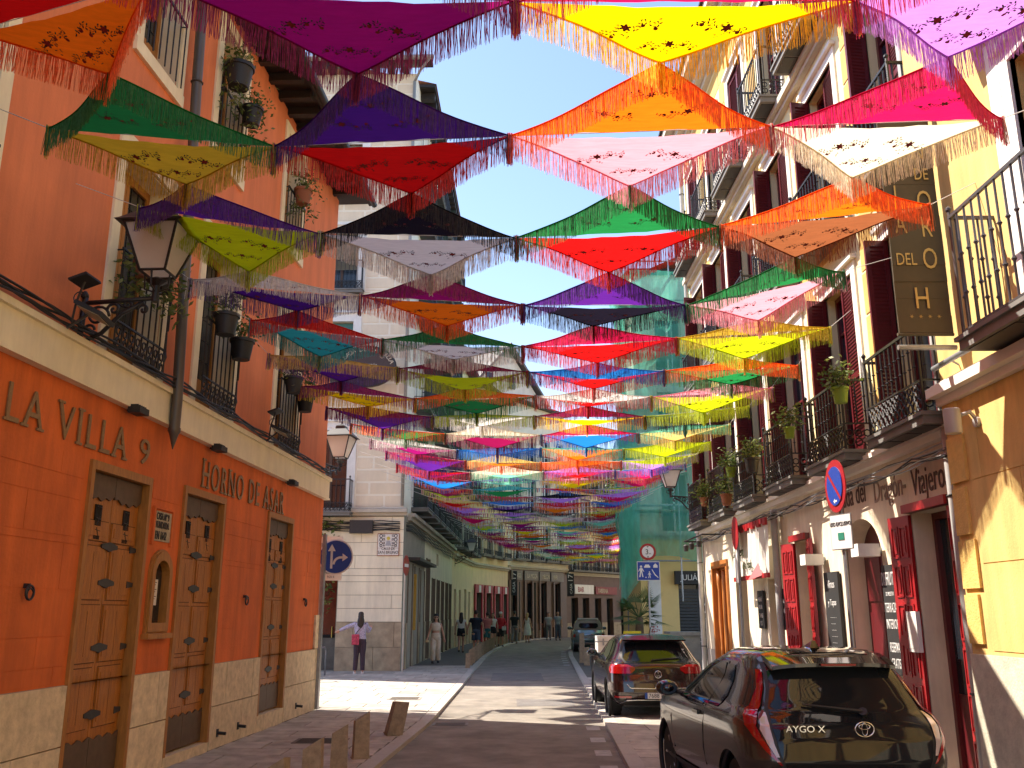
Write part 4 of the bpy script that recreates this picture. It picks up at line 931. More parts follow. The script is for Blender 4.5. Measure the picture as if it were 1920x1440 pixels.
for a,c in ((.4,2.0),(2.4,4.0),(4.4,6.0),(6.2,7.6)):
    bp = F4_.mb(); bp.box(a,a+.25,.05,.12,0,3.3); bp.box(c-.25,c,.05,.12,0,3.3); bp.box(a,c,.05,.13,3.0,3.5); bp.build('shopfront', M('shop_red',(.40,.015,.02),.5,.08,3), F4_.root)
    F4_.block('menu_card', M('paper'), (a+c)/2-.15, (a+c)/2+.25, .13, .15, 3.02, 3.45)
# gable
b = MB(-1); b.add([(-8.5,.1,17.6),(0.2,.1,17.6),(-3.5,.1,21.2),(-8.5,-6,17.6),(.2,-6,17.6),(-3.5,-6,21.2)],[(0,1,2),(3,5,4),(0,2,5,3),(1,4,5,2)])
t = thing('gabled_roof_house', 'far white gable with dark roof edge rising above the left houses', 'building', (.6,70.5,0), F4_.a-R(35))
b = MB(-1); b.box(-5,2.2,-8,0,0,18.4); b.build('wall', wp, t); b = MB(-1); b.prism([(-5,18.4),(2.2,18.4),(-1.2,22.3)],'y',-8,0); b.build('gable', wp, t)
b = MB(-1); b.add([(-5.6,.5,18.1),(-1.2,.5,22.7),(-1.2,-8,22.7),(-5.6,-8,18.1)],[(0,1,2,3)]); b.add([(2.9,.5,18.0),(-1.2,.5,22.7),(-1.2,-8,22.7),(2.9,-8,18.0)],[(0,1,2,3)])
b.add([(-5.6,.5,17.9),(-1.2,.5,22.4),(-1.2,.5,22.7),(-5.6,.5,18.1)],[(0,1,2,3)]); b.add([(2.9,.5,17.8),(-1.2,.5,22.4),(-1.2,.5,22.7),(2.9,.5,18.0)],[(0,1,2,3)]); b.build('roof', M('grey_roof',(.16,.15,.14),.7), t)
for x,z in ((-3,19),(-.8,19),(-.9,16)): q = MB(-1); q.box(x-.3,x+.3,.0,.06,z,z+1.0); q.build('window', glassd, t)
brw = M('brown_shopfront', (.13,.07,.045), .5, .25, 4, grain=(4,4,.6)); 
F5_ = Frame('brown_mesón_house'.replace('ó','o'), 'long brown timber shopfront under black balconies facing the bend', 'building', (-.3,65), (4.2,71.6), -1)
farfacade(F5_, 17, [(.5,1.5,0,3.9),(2.2,3.6,0,3.9),(4.2,5.2,0,3.9),(5.8,7.2,0,3.9)], (5.5,8.9,12.2), 2.0, 1.1, 2.5, (wp,brw,brw,wp), 1.0, 'all', 10, .6, door=M('reddish_wood',(.16,.06,.035),.5,.3,4), gfh=4.9, off=.6)
for k,(a,c) in enumerate(((.3,1.7),(2.0,3.8),(4.0,5.4),(5.6,7.4))):
    F5_.block('fascia_panel', M('fascia_grey',(.22,.19,.16),.6,.1,3), a, c, .05, .12, 4.05, 4.7); F5_.text(('VINOS','LA MOZA','MESÓN','BAR')[k], a+.3, .125, 4.2, .32, M('cream_letters'), None, .7, .01)
for k in range(8): F5_.block('timber_pilaster', brw, .05+k*.98, .25+k*.98, .04, .12, 0, 4.0)
F6_ = Frame('old_bar_house', 'house with glazed wooden balconies and small bar signs at the end of the street', 'building', (4.2,71.6), (11,80.5), -1)
farfacade(F6_, 15, [(.6,1.6,0,2.9),(2.2,3.2,0,2.9),(4,5,0,2.9),(5.8,6.8,0,2.9),(8,9,0,2.9)], (5.0,8.3,11.4), 1.8, 1.2, 2.3, (pal,M('shop_brown_red',(.13,.07,.045),.6,.2,3),gst,M('brown_window_frame')), 1.0, 'all', 11, .6, off=.5)
F6_.block('white_bar_sign', white, .9, 3.6, .1, .2, 3.2, 3.9); F6_.text('BAR', 1.3, .21, 3.33, .42, redbright, None, .8, .01); F6_.block('red_bar_sign', M('dull_red_sign',(.25,.05,.04),.6), 3.9, 7.2, .1, .2, 3.2, 3.8); F6_.text('TABERNA', 4.2, .21, 3.3, .36, M('cream_letters'), None, .7, .01)
F7_ = Frame('end_house', 'last pale house closing the view beyond the bend', 'building', (11,80.5), (24,90), -1)
farfacade(F7_, 14, [(1,2,0,3),(4,5,0,3),(7,8,0,3)], (5,8.3), 2.4, 1.1, 2.3, (M('pinkish_plaster',(.55,.33,.24),.85,.06,2),pal,gst,wp), 1.0, 'all', 12, .6)
F8_ = Frame('right_end_house', 'far ochre house on the right beyond the netted building', 'building', (9.4,60), (21,75), 1)
farfacade(F8_, 13.5, [(1,2,0,3),(4,5,0,3),(7,8,0,3)], (5,8.3), 2.4, 1.1, 2.3, (yelpale,pal,gst,wp), 1.0, '', 13, .6)
for (x,y,h_,a,lab) in ((1.0,66.6,2.95,0,'black vertical shop sign left of the brown shopfront'),(5.0,71.0,2.95,0,'black vertical shop sign right of the brown shopfront')):
    t = thing('hanging_sign', lab, 'sign', (x-.9 if x < 3 else x-.6,y-1.2,h_), 0, 'black vertical shop signs')
    t.scale = (.62,1,.8)
    MB().box(-.42,.42,-.05,.05,0,2.1).build('sign_board', blackpl, t); MB().tube([(0,0,2.1),(.3,1.4,2.1)],.03,6).build('bracket', iron, t)
    me = textmesh('17', .6, .9, .01, white, 'CENTER'); me.transform(Matrix.Rotation(R(90),4,'Z')); me.transform(Matrix.Rotation(R(90),4,'X')); link('number', me, t, (.28,-.06,1.65))
    me = textmesh('CASA', .3, .9, .01, white, 'CENTER'); me.transform(Matrix.Rotation(R(90),4,'Z')); me.transform(Matrix.Rotation(R(90),4,'X')); link('lettering', me, t, (.2,-.06,.7))
# ================================================================ NETTED BUILDING ACROSS THE SMALL SQUARE
N_ = Frame('netted_building', 'yellow building wrapped in green scaffold netting beyond the inn', 'building', (5.0,36), (15,36), -1)
farfacade(N_, 15.6, [(1.45,3.05,0,2.95),(5.4,6.6,0,2.9)], (4.9,8.2,11.4), 2.2, 1.1, 2.3, (M('pale_teal_wall',(.78,.74,.62),.85),M('soft_yellow',(.84,.60,.24),.85,.05,2),None,wp), 1.0, '', 14, .4, back=6)
N_.block('white_pilaster', white, .3, .75, 0, .08, 0, 3.6)
b = N_.mb()
for k in range(22): z = .05+k*.12; b.box(1.45,3.05,-.1,-.05,z,z+.10)
b.build('roller_shutter', M('black_shutter',(.035,.04,.045),.5), N_.root); N_.block('black_fascia', blackpl, 1.3, 3.3, .02, .25, 2.85, 3.35); N_.text('JULIÁN B', 1.5, .26, 3.0, .22, white, None, .9, .005)
for s_,x,z in (('C',2.3,1.75),('E',2.4,1.2),('C',2.1,.7)): N_.text(s_, x, -.03, z, .42 if z > 1 else .2, white, None, 1, .004)
N2_ = Frame('netted_wing_house', 'long street side of the house wrapped in green netting', 'building', (5.02,37.2), (9.2,59), 1)
farfacade(N2_, 15.6, [(2,3,0,3),(5,6,0,3),(9,10,0,3),(14,15,0,3),(18,19,0,3)], (4.9,8.2,11.4), 2.4, 1.1, 2.3, (M('pale_teal_wall'),pal,gst,wp), 1.0, '', 15, .4, back=4)
netm = M('green_netting', (.14,.70,.52), .8, .30, 1.2, trans=.6, alpha=.52, stain=.25, grain=(1,1,.35))
sc_ = thing('scaffold_net', 'crumpled translucent green debris netting hung on scaffolding', 'netting', (0,0,0))
def net(P0, P1, z0f, z1, n=70, mz=44, seed=1, amp=.12):
    b = MB(); vs = []; dx, dy = P1[0]-P0[0], P1[1]-P0[1]; L = math.hypot(dx,dy); nx, ny = -dy/L, dx/L
    for i in range(n+1):
        u = i/n; 
        for j in range(mz+1):
            v = j/mz; z0 = z0f(u); z = z0+(z1-z0)*v
            s_ = u*L; panel = abs((s_/2.4) % 1-.5)*2; r = noise.noise(Vector((s_*.9, z*.5, seed)))*amp*2.2+noise.noise(Vector((s_*3.2, z*1.1, seed)))*amp*.8
            sag = -.25*(1-panel**4)*(.4+.6*abs(math.sin(z*1.55)))
            k = r+sag*.6
            vs.append((P0[0]+dx*u+nx*k, P0[1]+dy*u+ny*k, z+.1*noise.noise(Vector((s_,z,3)))))
    b.add(vs, [(i*(mz+1)+j,(i+1)*(mz+1)+j,(i+1)*(mz+1)+j+1,i*(mz+1)+j+1) for i in range(n) for j in range(mz)])
    return b.build('net_sheet', netm, sc_, 1)
net((4.15,35.0),(13.5,35.2), lambda u: 3.55+.35*math.sin(u*9)-1.6*max(0,1-u/.09), 15.4, 90, 50, 1, .15)
net((4.15,35.0),(8.3,59), lambda u: 2.6+.8*math.sin(u*14), 15.4, 90, 40, 5, .25)
net((4.1,34.95),(4.9,34.8), lambda u: 1.9+1.2*u, 9, 14, 20, 8, .3)
b = MB()
for i in range(5): x = 4.25+i*2.2; b.tube([(x,35.15,0 if i > 1 else 2.2),(x,35.15,16)],.03,6)
for z in (3.7,5.8,7.9,10,12.1,14.2,15.9): b.tube([(4.2,35.15,z),(13.4,35.3,z)],.03,6); b.tube([(4.25,35.1,z),(8.5,59,z)],.03,6)
for i in range(1,9): y = 35.1+i*2.7; b.tube([(4.25+i*.45,y,0),(4.25+i*.45,y,16)],.03,6)
b.build('scaffold_tube', galv, sc_, kind='stuff')
for z in (5.6,7.7,9.8,11.9,14): MB().box(4.35,13,35.2,35.95,z,z+.05).build('scaffold_deck', M('plank_wood',(.30,.22,.13),.8,.2,4), sc_)
# ================================================================ trees, palm, planters
def tree(label, x, y, h, r, zc, mats, n=5200, seed=1):
    t = thing('leafy_tree', label, 'tree', (x,y,0), 0, 'trees beyond the canopy'); rn = random.Random(seed)
    b = MB(); b.tube([(0,0,0),(.1,.05,zc*.4),(-.05,0,zc*.75)],.22,8,.13); pts = []
    for k in range(9):
        a = rn.uniform(0,6.28); e = (math.cos(a)*r*.7*rn.random(), math.sin(a)*r*.7*rn.random(), zc+rn.uniform(-.3,.8)*r); b.tube([(-.05,0,zc*.72),(e[0]*.5,e[1]*.5,(zc*.75+e[2])/2),e],.07,5,.025)
        for q in range(5): pts.append((e[0]+rn.gauss(0,r*.25),e[1]+rn.gauss(0,r*.25),e[2]+rn.gauss(0,r*.25)))
    b.build('trunk', M('bark',(.12,.09,.06),.9,.3,10,.5,30), t, 1)
    leaves(pts, n, .13, r*.16, seed).build('crown', mats, t)
tree('yellow green street tree half hidden behind the hanging shawls', 8.4, 66, 11, 2.6, 9.2, [leafm[1],leafm[2],leafm[0]], 6000, 3)
pm = thing('fan_palm', 'green fan palm in a pot in front of the netted building', 'palm', (4.55,33.6,0), 0); pm.scale = (1.3,1.3,1.25)
MB().lathe((0,0,0),[(.30,0),(.38,.5),(.42,.5),(.42,.56),(.33,.56)],14).build('pot', M('terracotta'), pm, 40)
MB().tube([(0,0,.5),(.02,0,1.3)],.14,10,.10).build('trunk', M('palm_fibre',(.14,.09,.05),.95,.3,20,.6,40), pm, 1)
rn = random.Random(12); b = MB()
for k in range(26):
    a = rn.uniform(0,6.28); el = rn.uniform(-.25,1.25); L = rn.uniform(.6,1.0); hx, hy = math.cos(a)*math.cos(el), math.sin(a)*math.cos(el); hz = math.sin(el)
    c0_ = Vector((0,0,1.3)); c1 = c0_+Vector((hx,hy,hz))*L*.6; b.tube([c0_,c1],.010,4); d = (c1-c0_).normalized(); sd = d.cross(Vector((0,0,1))).normalized(); up = sd.cross(d)
    for q in range(16):
        an = R(-75+150*q/15); dr_ = d*math.cos(an)+sd*math.sin(an); e = c1+dr_*L*.55*(1-.25*abs(math.sin(an)))+Vector((0,0,-.10)); wd_ = up.cross(dr_)*.016
        b.add([tuple(c1),tuple((c1*.5+e*.5)+wd_),tuple(e),tuple((c1*.5+e*.5)-wd_)],[(0,1,2,3)])
b.build('fronds', leafm[0], pm)
rf = thing('flower_trough', 'red flowers in a low trough beside the fan palm', 'flowers', (5.15,33.2,0), 0)
MB().box(-.3,.3,-.15,.15,0,.5).build('trough', M('terracotta'), rf); leaves([(0,0,.7),(-.1,0,1.2),(.05,0,.6)],160,.05,.09,4,1).build('red_flowers', M('red_petals',(.5,.02,.015),.6,trans=.3), rf); leaves([(0,0,.6),(.15,0,.65)],120,.05,.12,6).build('foliage', leafm[:3], rf)
for x,y,w_,h_,lab in ((5.9,32.5,1.0,1.15,'grey stone block with weathered carving near the palm'),(7.6,31.0,1.6,.95,'pale concrete planter below the netted building')):
    t = thing('stone_planter', lab, 'planter', (x,y,0), R(5))
    b = MB(); b.box(-w_/2,w_/2,-.4,.4,0,h_-.12); b.build('body', M('planter_stone',(.32,.30,.26),.85,.15,5,.3,30), t); b = MB(); b.box(-w_/2-.06,w_/2+.06,-.46,.46,h_-.12,h_); b.build('rim', M('planter_stone'), t)
bs = thing('round_bush', 'dark green bush growing from the concrete planter', 'bush', (7.6,31.0,.95), 0)
leaves([(rn.uniform(-.6,.6),rn.uniform(-.3,.3),rn.uniform(.1,1.1)) for _ in range(30)],2600,.06,.16,8).build('foliage', [leafm[3],leafm[0],leafm[3]], bs); MB().tube([(0,0,-.1),(.05,0,.6)],.05,6).build('stem', M('bark'), bs)
# ================================================================ SHAWLS
PALC = {'orange':(.85,.16,.008),'magenta':(.32,.006,.13),'yellow':(.85,.55,.005),'lilac':(.50,.20,.62),'green':(.01,.20,.05),'indigo':(.07,.012,.20),'crimson':(.62,.008,.085),
 'red':(.62,.008,.008),'pink':(.80,.33,.40),'cream':(.74,.66,.50),'violet':(.10,.015,.24),'black':(.010,.008,.016),'lime':(.48,.55,.01),'white':(.72,.68,.64),'brown':(.28,.09,.035),
 'teal':(.02,.35,.36),'wine':(.26,.006,.06),'blue':(.01,.19,.55),'sand':(.68,.48,.14),'mint':(.20,.62,.42),'mustard':(.62,.42,.03)}
def clothmat(c):
    k = 'shawl_'+c
    if k in MATS: return MATS[k]
    m = M(k, PALC[c], .85, .10, 5, .45, 7, trans=.62, spec=.15, grain=(1,6,1)); return m
def fringemat(c):
    k = 'fringe_'+c
    if k in MATS: return MATS[k]
    p = PALC[c]; return M(k, tuple(min(.9, v*.95+.055+.03*max(p)) for v in p), .8, .3, 30, trans=.62, spec=.2)
embd = M('dark_embroidery', (.035,.008,.012), .8, .2, 60); embr = M('red_embroidery', (.20,.006,.012), .8, .2, 60); embg = M('green_embroidery', (.02,.035,.02), .8)
ROWS = [
 ([(-3.72,5.43,5.65),(-2.16,4.72,5.5),(.02,4.84,5.45),(2.13,4.87,5.48),(3.91,4.79,5.65)],None,[(-2.81,5.61,5.45),(-1.08,5.61,5.45),(1.01,5.48,5.45),(2.95,5.42,5.45)],('red','magenta','crimson','crimson'),('orange','magenta','yellow','lilac')),
 ([(-3.8,6.7,5.65),(-1.93,6.69,5.48),(-.02,6.47,5.45),(2.02,6.38,5.48),(3.94,6.55,5.65)],0,[(-2.86,7.3,5.45),(-.9,7.48,5.45),(1.04,7.33,5.45),(2.94,7.17,5.45)],('green','indigo','orange','crimson'),('mustard','red','pink','cream')),
 ([(-3.65,8.19,5.65),(-1.92,8.43,5.48),(.04,8.47,5.45),(2.04,8.27,5.48),(4.07,8.15,5.65)],0,[(-2.9,9.39,5.45),(-.9,9.5,5.45),(1.07,9.42,5.45),(3.0,8.99,5.45)],('violet','black','green','orange'),('lime','white','red','brown')),
 ([(-3.84,10.2,5.65),(-1.82,10.29,5.48),(.13,10.54,5.45),(2.15,10.62,5.48),(3.86,9.91,5.65)],0,[(-2.68,10.76,5.45),(-.85,11.35,5.45),(1.06,11.35,5.45),(3.17,11.12,5.45)],('white','magenta','violet','green'),('indigo','orange','black','pink')),
 ([(-3.55,11.73,5.65),(-1.8,12.09,5.48),(.15,12.33,5.45),(2.28,12.04,5.48),(4.43,12.09,5.65)],0,[(-2.82,12.83,5.45),(-.87,12.97,5.45),(1.29,13.18,5.45),(3.44,12.94,5.45)],('red','green','crimson','mustard'),('teal','white','red','lime')),
 ([(-3.75,13.44,5.65),(-1.78,13.6,5.48),(.25,13.71,5.45),(2.39,13.76,5.48),(4.6,14.06,5.65)],0,[(-2.78,14.32,5.45),(-.78,14.75,5.45),(1.37,14.79,5.45),(3.61,14.5,5.45)],('sand','wine','blue','orange'),('violet','lime','red','green'))]
more = [(('magenta','orange','white','pink'),('yellow','green','red','lime')),(('wine','lime','wine','lime'),('violet','white','yellow','black')),(('orange','cream','crimson','mint'),('green','wine','blue','sand')),
 (('white','blue','mint','lime'),('magenta','blue','orange','lime')),(('crimson','sand','orange','lime'),('violet','orange','orange','lilac')),(('red','cream','lilac','blue'),('magenta','mint','red','crimson')),(('crimson','violet','pink','orange'),('blue','mint','yellow','crimson')),(('orange','teal','red','lime'),('wine','green','blue','lilac'))]
rn = random.Random(77); LEFT = [(14,-3.8),(22,-3.1),(30,-2.9),(34,-2.5),(48,-1.6),(57,.5),(66,3.2),(72,6)]; RIGHT = [(14,4.5),(24,4.6),(34,4.2),(46,5.9),(58,7.6),(72,10.5)]
def ip(P, y):
    for (y0,x0),(y1,x1) in zip(P,P[1:]):
        if y <= y1: return x0+(x1-x0)*(y-y0)/(y1-y0)
    return P[-1][1]
names = list(PALC); y = 15.25; k = 0
wts = [3,3,2,2,2,1,3,4,3,2,2,1,3,2,1,1,2,2,2,1,1]
while len(ROWS) < 37:
    xl, xr = ip(LEFT,y), ip(RIGHT,y); jit = lambda: rn.uniform(-.08,.08)
    nodes = [(xl+(xr-xl)*i/4+(jit() if 0 < i < 4 else 0), y+jit()*1.2, 5.42+(.2 if i in (0,4) else .0)+rn.uniform(-.04,.03)) for i in range(5)]
    yn = y+1.72; fars = [((nodes[i][0]+nodes[i+1][0])/2+jit(), y+.86+jit(), 5.40+rn.uniform(-.12,.06)) for i in range(4)]
    c1, c2 = more[k] if k < len(more) else (tuple(rn.choices(names,wts,k=4)), tuple(rn.choices(names,wts,k=4)))
    ROWS.append((nodes, 0, fars, c1, c2)); y = yn; k += 1
def ribbon(b, p, L, w_, rn, seg=2):
    a = rn.uniform(0,6.28); wx, wy = math.cos(a)*w_/2, math.sin(a)*w_/2; dx, dy = rn.gauss(0,.004), rn.gauss(0,.004); L *= rn.uniform(.96,1.03); vs = []
    for i in range(seg+1):
        u = i/seg; q = 1 if i < seg else .6; x, y_, z = p[0]+dx*u*2+(rn.gauss(0,.0035) if i else 0), p[1]+dy*u*2+(rn.gauss(0,.004) if i else 0), p[2]-L*u
        vs += [(x-wx*q,y_-wy*q,z),(x+wx*q,y_+wy*q,z)]
    b.add(vs, [(2*i,2*i+1,2*i+3,2*i+2) for i in range(seg)])
def motif(b, pos, ax, ay, rn, k):
    def put(x, y_, r, n, mi, an=0, el=1.):
        vs = [pos(ax+x+math.cos(t)*r*math.cos(an)-math.sin(t)*r*el*math.sin(an), ay+y_+math.cos(t)*r*math.sin(an)+math.sin(t)*r*el*math.cos(an)) for t in [6.283*i/n for i in range(n)]]
        b.mi = mi; b.add(vs, [tuple(range(n))])
    put(0,0,.032*k,8,1)
    for i in range(6): a = i*1.047; put(math.cos(a)*.036*k, math.sin(a)*.036*k,.013*k,5,0)
    for s_ in (-1,1):
        for i in range(9):
            x = s_*(.055+.026*i)*k; y_ = (.03*math.sin(i*1.1+s_)+.05*(i/9)**2)*k
            put(x, y_+.022*k, .017*k, 5, 0, rn.uniform(0,3), .45); put(x+.01*k, y_-.02*k, .015*k, 5, 2 if i % 3 else 0, rn.uniform(0,3), .45)
            if i in (3,6): put(x, y_+.045*k, .019*k, 7, 1)
            put(x+.005, y_, .016*k, 4, 0, .4*s_, .16)
    for i in range(5): put(rn.uniform(-.05,.05)*k, (.06+.018*i)*k, .013*k, 5, 0, rn.uniform(0,3), .5)
def shawl(Aw, Bw, Cw, colr, ri, ci, near, seed):
    rn = random.Random(seed); A0, B0, C0 = Vector(Aw), Vector(Bw), Vector(Cw); mid = (A0+B0)/2; org = mid
    n = 14 if ri < 8 else 8 if ri < 16 else 5; mrow = 12 if ri < 8 else 6 if ri < 16 else 4
    lo = rn.random(); sag = (.025+.04*lo) if ri < 5 else (.035+.20*lo**4) if ri < 13 else (.06+.17*lo**1.5)
    bow = .05 if ri < 5 else .04; es = (.10 if ri < 5 else .08)
    def pos(t, r):          # t across, r from the cord to the free corner
        base = A0.lerp(B0, t); s = 4*t*(1-t)
        base = base + (C0-mid)*bow*s; base.z -= sag*s*.55
        e = .5+(t-.5)*(1-es*4*r*(1-r)*(1-2*abs(t-.5)*.0)); base2 = A0.lerp(B0, e); base = base+(base2-A0.lerp(B0,t))
        p = base.lerp(C0, r); p.z -= sag*1.3*r*(1-r)*(.4+s)+.004*math.sin(t*19+seed)*(1-r)+.004*math.sin(t*37+r*9+seed)
        return p-org
    vs = [tuple(pos(i/n, j/mrow)) for j in range(mrow) for i in range(n+1)]+[tuple(C0-org)]; ap = len(vs)-1
    fs = [(j*(n+1)+i, j*(n+1)+i+1, (j+1)*(n+1)+i+1, (j+1)*(n+1)+i) for j in range(mrow-1) for i in range(n)]+[((mrow-1)*(n+1)+i,(mrow-1)*(n+1)+i+1,ap) for i in range(n)]
    b = MB(); b.add(vs, fs)
    o = b.build('shawl', clothmat(colr), None, 1, tuple(org))
    ordn = ['first','second','third','fourth','fifth','sixth','seventh','eighth','ninth','tenth','eleventh','twelfth']
    rw = ordn[ri] if ri < 12 else 'number %d' % (ri+1)
    cp = ('leftmost','second from left','third from left','rightmost')[ci]
    tag(o, f"{colr} shawl, {cp}, {ordinal(ri+1)} canopy row from front, corner pointing {'towards the viewer' if near else 'up the street'}", 'shawl', 'fringed shawls strung over the street')
    d = .0045 if ri < 3 else .006 if ri < 6 else .012 if ri < 12 else .045 if ri < 20 else .08; w_ = .0055 if ri < 3 else .0065 if ri < 6 else .010 if ri < 12 else .020 if ri < 20 else .030
    f = MB(); FL = (.20 if ri < 8 else .18 if ri < 12 else .125)+.03*lo
    for t in (0., 1.):
        P_, Q_ = (A0 if t == 0 else B0), C0; cnt = int((Q_-P_).length/d)
        for q in range(cnt):
            r = (q+rn.random()*.8)/cnt; ribbon(f, pos(t, r), FL, w_, rn, 2 if ri < 8 else 1)
        if ri < 12:
            for q in range(14): pp = (P_-org); ribbon(f, (pp.x+rn.gauss(0,.012), pp.y+rn.gauss(0,.012), pp.z+.02), FL*1.25, w_*1.4, rn)
    if ri < 12:
        for q in range(12): pp = C0-org; ribbon(f, (pp.x+rn.gauss(0,.012), pp.y+rn.gauss(0,.012), pp.z), FL*1.15, w_*1.4, rn)
    f.build('fringe', fringemat(colr), o, kind='stuff')
    if ri < 7:
        W = (B0-A0).length; Hh = (C0-mid).length
        def ps(x, y_): t, r = .5+x/W/max(.15,(1-y_/Hh)), y_/Hh; p = pos(min(max(t,.02),.98), min(max(r,0),.97)); return (p.x, p.y, p.z-.006)
        kk = 1.25; sy = Hh
        
        for cx, cy, kq, rot in ((0,.60,.80,0),(-W*.17,.33,.92,-.45),(W*.17,.33,.92,.45)):
            e = MB(); motif(e, lambda x,y_: ps(cx+x*math.cos(rot)-(y_)*math.sin(rot), sy*cy+y_*math.cos(rot)+x*math.sin(rot)), 0, 0, rn, kq); e.build('embroidered_spray', [embd, embr, embg], o, kind='stuff')
    if ri < 10:
        g = MB()
        for t in (0.,1.):
            pts = [pos(t, r/12) for r in range(13)]; g.tube([(p.x,p.y,p.z-.004) for p in pts], .008, 4)
        g.build('hem', clothmat(colr), o)
    return o
prevf = [(-2.8,4.2,5.5),(-1.1,4.1,5.5),(1.05,4.2,5.5),(3.0,4.1,5.5)]
cordm = M('pale_cord', (.55,.52,.48), .8)
for ri,(nd,_,fr,cn,cf) in enumerate(ROWS):
    for ci in range(4):
        if ri == 0 or True: shawl(nd[ci], nd[ci+1], prevf[ci], cn[ci], ri, ci, True, ri*10+ci)
        shawl(nd[ci], nd[ci+1], fr[ci], cf[ci], ri, ci, False, ri*10+ci+5)
    prevf = fr
    yl = nd[0][1]; wl = (LF(yl)+.02, yl+.1, 5.95) if yl < 18 else (nd[0][0]-1.0, yl, 5.95); wr = (4.62 if yl < 9.4 else 4.8, nd[4][1]+.1, 5.95) if yl < 24 else (nd[4][0]+.8, nd[4][1], 5.95)
    rw = ri+1; t = thing('suspension_cord', f"thin pale cord carrying the {ordinal(rw)} shawl row from the front", 'cord', nd[2], 0, 'cords carrying the shawl canopy')
    o_ = Vector(nd[2]); MB().tube([tuple(Vector(p)-o_) for p in [wl]+list(nd)+[wr]], .004 if ri < 8 else .006, 4).build('cord', cordm, t)
# ================================================================ CARS
carglass = M('tinted_car_glass', (.012,.014,.016), .03, .1, 1, spec=.4)
tyre = M('tyre_rubber', (.012,.012,.012), .8, .2, 30); rim = M('alloy_rim', (.35,.35,.36), .3, .1, 5, metal=.9); chrome = M('chrome', (.65,.65,.66), .12, .02, 5, metal=1.)
taill = M('tail_light_red', (.30,.004,.005), .08, .1, 3, coat=1.); lampclear = M('clear_lamp', (.5,.4,.38), .1, .1, 5, coat=1.)
def lerp_levels(L, z):
    for a, b in zip(L, L[1:]):
        if a[0] <= z <= b[0]:
            u = (z-a[0])/(b[0]-a[0]+1e-9); return [p+(q-p)*u for p, q in zip(a, b)]
    return L[-1] if z > L[-1][0] else L[0]
class Car:
    def __init__(s, name, label, levels, paint, loc, rz, wheels, wr, scale=1., group='cars parked along the right kerb'):
        s.L = levels; s.t = thing(name, label, 'car', loc, rz, group); s.t.scale = (scale,)*3
        zs = []
        for a, b in zip(levels, levels[1:]):
            k = max(1, int((b[0]-a[0])/.035)); zs += [a[0]+(b[0]-a[0])*i/k for i in range(k)]
        zs.append(levels[-1][0]); N = 72; b = MB(); vs = []
        for z in zs: vs += [s.ring(z, 2*math.pi*i/N) for i in range(N)]
        fs = [(j*N+i, j*N+(i+1) % N, (j+1)*N+(i+1) % N, (j+1)*N+i) for j in range(len(zs)-1) for i in range(N)]
        fs += [tuple(range(N))[::-1], tuple((len(zs)-1)*N+i for i in range(N))]; b.add(vs, fs)
        me = b.mesh('body', paint, 1); o = link('body', me)
        # wheel arches
        cut = []
        for wy in wheels:
            c = MB(); c.lathe((0,wy,wr*.98),[(wr*1.17,-1.2),(wr*1.17,1.2)],32,'x'); cm = c.mesh('cut', darkm); co = link('cut', cm); cut.append(co)
            md = o.modifiers.new('b','BOOLEAN'); md.object = co; md.operation = 'DIFFERENCE'; md.solver = 'EXACT'
        dg = bpy.context.evaluated_depsgraph_get(); nm = bpy.data.meshes.new_from_object(o.evaluated_get(dg)); o.modifiers.clear(); o.data = nm
        nm.polygons.foreach_set('use_smooth',[True]*len(nm.polygons)); nm.set_sharp_from_angle(angle=R(38)); o.parent = s.t; s.body = o
        for c in cut: bpy.data.objects.remove(c)
        # floor pan closing the arches
        lv = lerp_levels(levels, wr); MB().box(-lv[3]*.72, lv[3]*.72, .3, lv[2]-.3, .2, min(.95,wr*2.2)).build('underbody', blackpl, s.t)
        hw = lerp_levels(levels, wr)[3]
        for wy in wheels:
            for sx in (-1,1):
                q = MB(); q.lathe((0,0,0),[(wr*.62,-.10),(wr*.9,-.11),(wr,-.07),(wr,.07),(wr*.9,.11),(wr*.62,.10)],28,'x'); w_ = q.build('wheel', tyre, s.t, 40, (sx*(hw-.12),wy,wr))
                q = MB(); q.lathe((0,0,0),[(wr*.66,-.02),(wr*.66,.09),(wr*.60,.09),(wr*.58,.03),(.02,.03)],28,'x')
                for k in range(5):
                    a = k*6.283/5; q.tube([(.05,0,0),(.085,math.cos(a)*wr*.6,math.sin(a)*wr*.6)],.028,5)
                q.lathe((0,0,0),[(.06,.03),(.06,.09),(.02,.1)],12,'x'); r = q.build('rim', rim, w_, 40); r.scale = (sx,1,1)
                g = MB(); g.torus((sx*(hw+.0),wy,wr*.98),wr*1.19,.028,'x',32,6); g.build('arch_trim', blackpl if wr > .3 else paint, s.t, 1)
    def ring(s, z, a):
        _, r, f, w_, n = lerp_levels(s.L, z); yc = (r+f)/2 if f-r < 2.4 else r+1.2
        c, q = math.cos(a), math.sin(a); x = w_*math.copysign(abs(c)**(2/n), c); y = math.copysign(abs(q)**(2/n), q)
        y = yc+(f-yc)*y if y > 0 else yc+(yc-r)*y
        return (x, y, z)
    def rear(s, x, z, off=.006):
        _, r, f, w_, n = lerp_levels(s.L, z); yc = (r+f)/2 if f-r < 2.4 else r+1.2; u = min(.985, abs(x)/w_)
        return (x*(1+off*.35 if abs(x) > .5*w_ else 1), yc-(yc-r)*(1-u**n)**(1/n)-off, z+off*.25)
    def side(s, y, z, sx=-1, off=.006):
        _, r, f, w_, n = lerp_levels(s.L, z); yc = (r+f)/2 if f-r < 2.4 else r+1.2; u = min(.985, abs((y-yc)/((f-yc) if y > yc else (yc-r))))
        return (sx*(w_*(1-u**n)**(1/n)+off), y, z)
